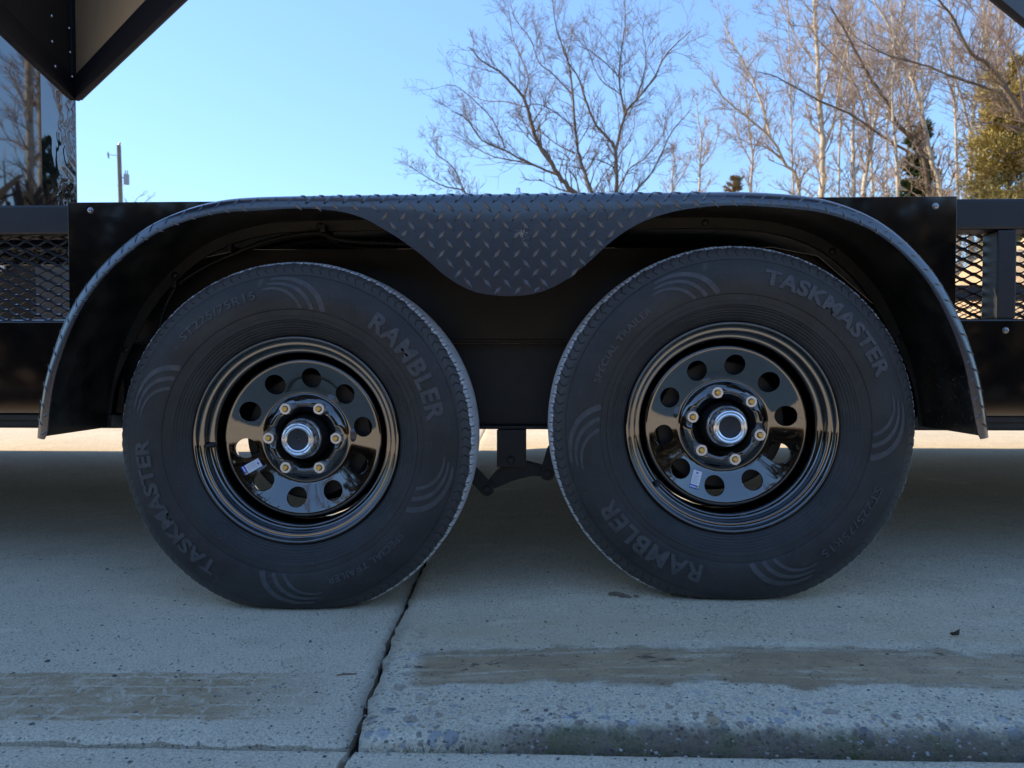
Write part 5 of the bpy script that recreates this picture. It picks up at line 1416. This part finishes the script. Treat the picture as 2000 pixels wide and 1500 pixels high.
# loose grit and chips of stone
m = NT('loose_grit'); p = m.pos(); m.set(col=m.mix(m.mr(m.noise(p, 90, 1), 0.4, 0.6), (0.10, 0.085, 0.07), (0.38, 0.36, 0.33)), rough=0.9)
a = Acc()
for k in range(620):
    px, py = rg.uniform(0, 2000), 1490 - 400 * rg.random() ** 1.3
    if k < 120: px, py = rg.uniform(700, 2000), rg.uniform(1440, 1480)
    if 120 <= k < 170:
        Yk = rg.uniform(0.9, 1.5); qq = np.array([float(crack_x(Yk)) + rg.normal(0, 0.012), Yk, -0.006])
    else: qq = on_ground(px, py)
    s = rg.uniform(0.0007, 0.0022) * (1.5 if rg.random() < 0.12 else 1)
    a.add(np.array(box_v(-s, s, -s * .8, s * .8, -s * .3, s * .7)) * rg.uniform(0.5, 1.2, (8, 3)) + qq, np.array(BOXF))
tag(put('loose_grit', a.mesh('loose_grit'), m.m), 'scattered grit and stone chips on the concrete', 'grit', kind='stuff')
# blades of grass in the joint
m = NT('dry_grass_blade'); p = m.pos(); m.set(col=m.mix(m.mr(m.noise(p, 40, 1), 0.45, 0.55), (0.24, 0.20, 0.10), (0.10, 0.13, 0.03)), rough=0.8)
a = Acc()
for px in [rg.uniform(760, 1950) for _ in range(34)] + [790, 800, 815, 1180, 1300, 1550, 1668, 1672, 1676, 1690, 1720]:
    q = P(px, 1464 + max(0, px - 1000) * 0.027, JY); q[2] = -0.006
    for _ in range(rg.integers(1, 4)):
        L = rg.uniform(0.006, 0.020); d = np.array([rg.normal(0, 0.5), rg.normal(-0.15, 0.3), 0.8]); d /= np.linalg.norm(d)
        s = np.array([0.0006, 0, 0]); o_ = np.array([rg.normal(0, 0.004), rg.normal(0, 0.002), 0])
        p0 = q + o_; p1 = p0 + d * L * 0.6; p2 = p0 + d * L + np.array([d[0] * L * 0.3, 0, -L * 0.12])
        a.add([p0 - s, p0 + s, p1 + s * 0.7, p1 - s * 0.7, p2], np.array([(0, 1, 2, 3)])); a.f.append(np.array([(3, 2, 4)]) + a.n - 5)
tag(put('grass', a.mesh('grass'), m.m), 'sparse blades of grass in the slab joint', 'grass', kind='stuff')
# ------------------------------------------------------------------ low cream shed out of view, shaped for the pale streak it mirrors in the right skirt
m = NT('cream_siding'); p = m.pos(); s = m.sep(p)
m.set(col=(0.72, 0.66, 0.52), rough=0.6, normal=m.bump(m.math('SINE', m.math('MULTIPLY', s[2], 40.0)), 0.4, 0.01))
shed = empty('shed', (5.8, -8.7, 0.0)); tag(shed, 'low cream shed out of view across the lot, shaped to mirror in the right skirt panel', 'shed')
sw = box('wall', 4.6, 7.0, -10.0, -7.4, 0.0, 1.3, m.m, shed, 0.01)
v = [(4.4, -10.2, 1.305), (7.2, -10.2, 1.305), (7.2, -7.2, 1.305), (4.4, -7.2, 1.305), (4.4, -8.7, 1.7), (7.2, -8.7, 1.7)]
obj('roof', v, [(0, 1, 5, 4), (2, 3, 4, 5), (0, 4, 3), (1, 2, 5), (0, 3, 2, 1)], M['satin'], shed)
box('door', 5.0, 5.9, -7.395, -7.36, 0.05, 1.15, M['satin'], shed, 0.01)
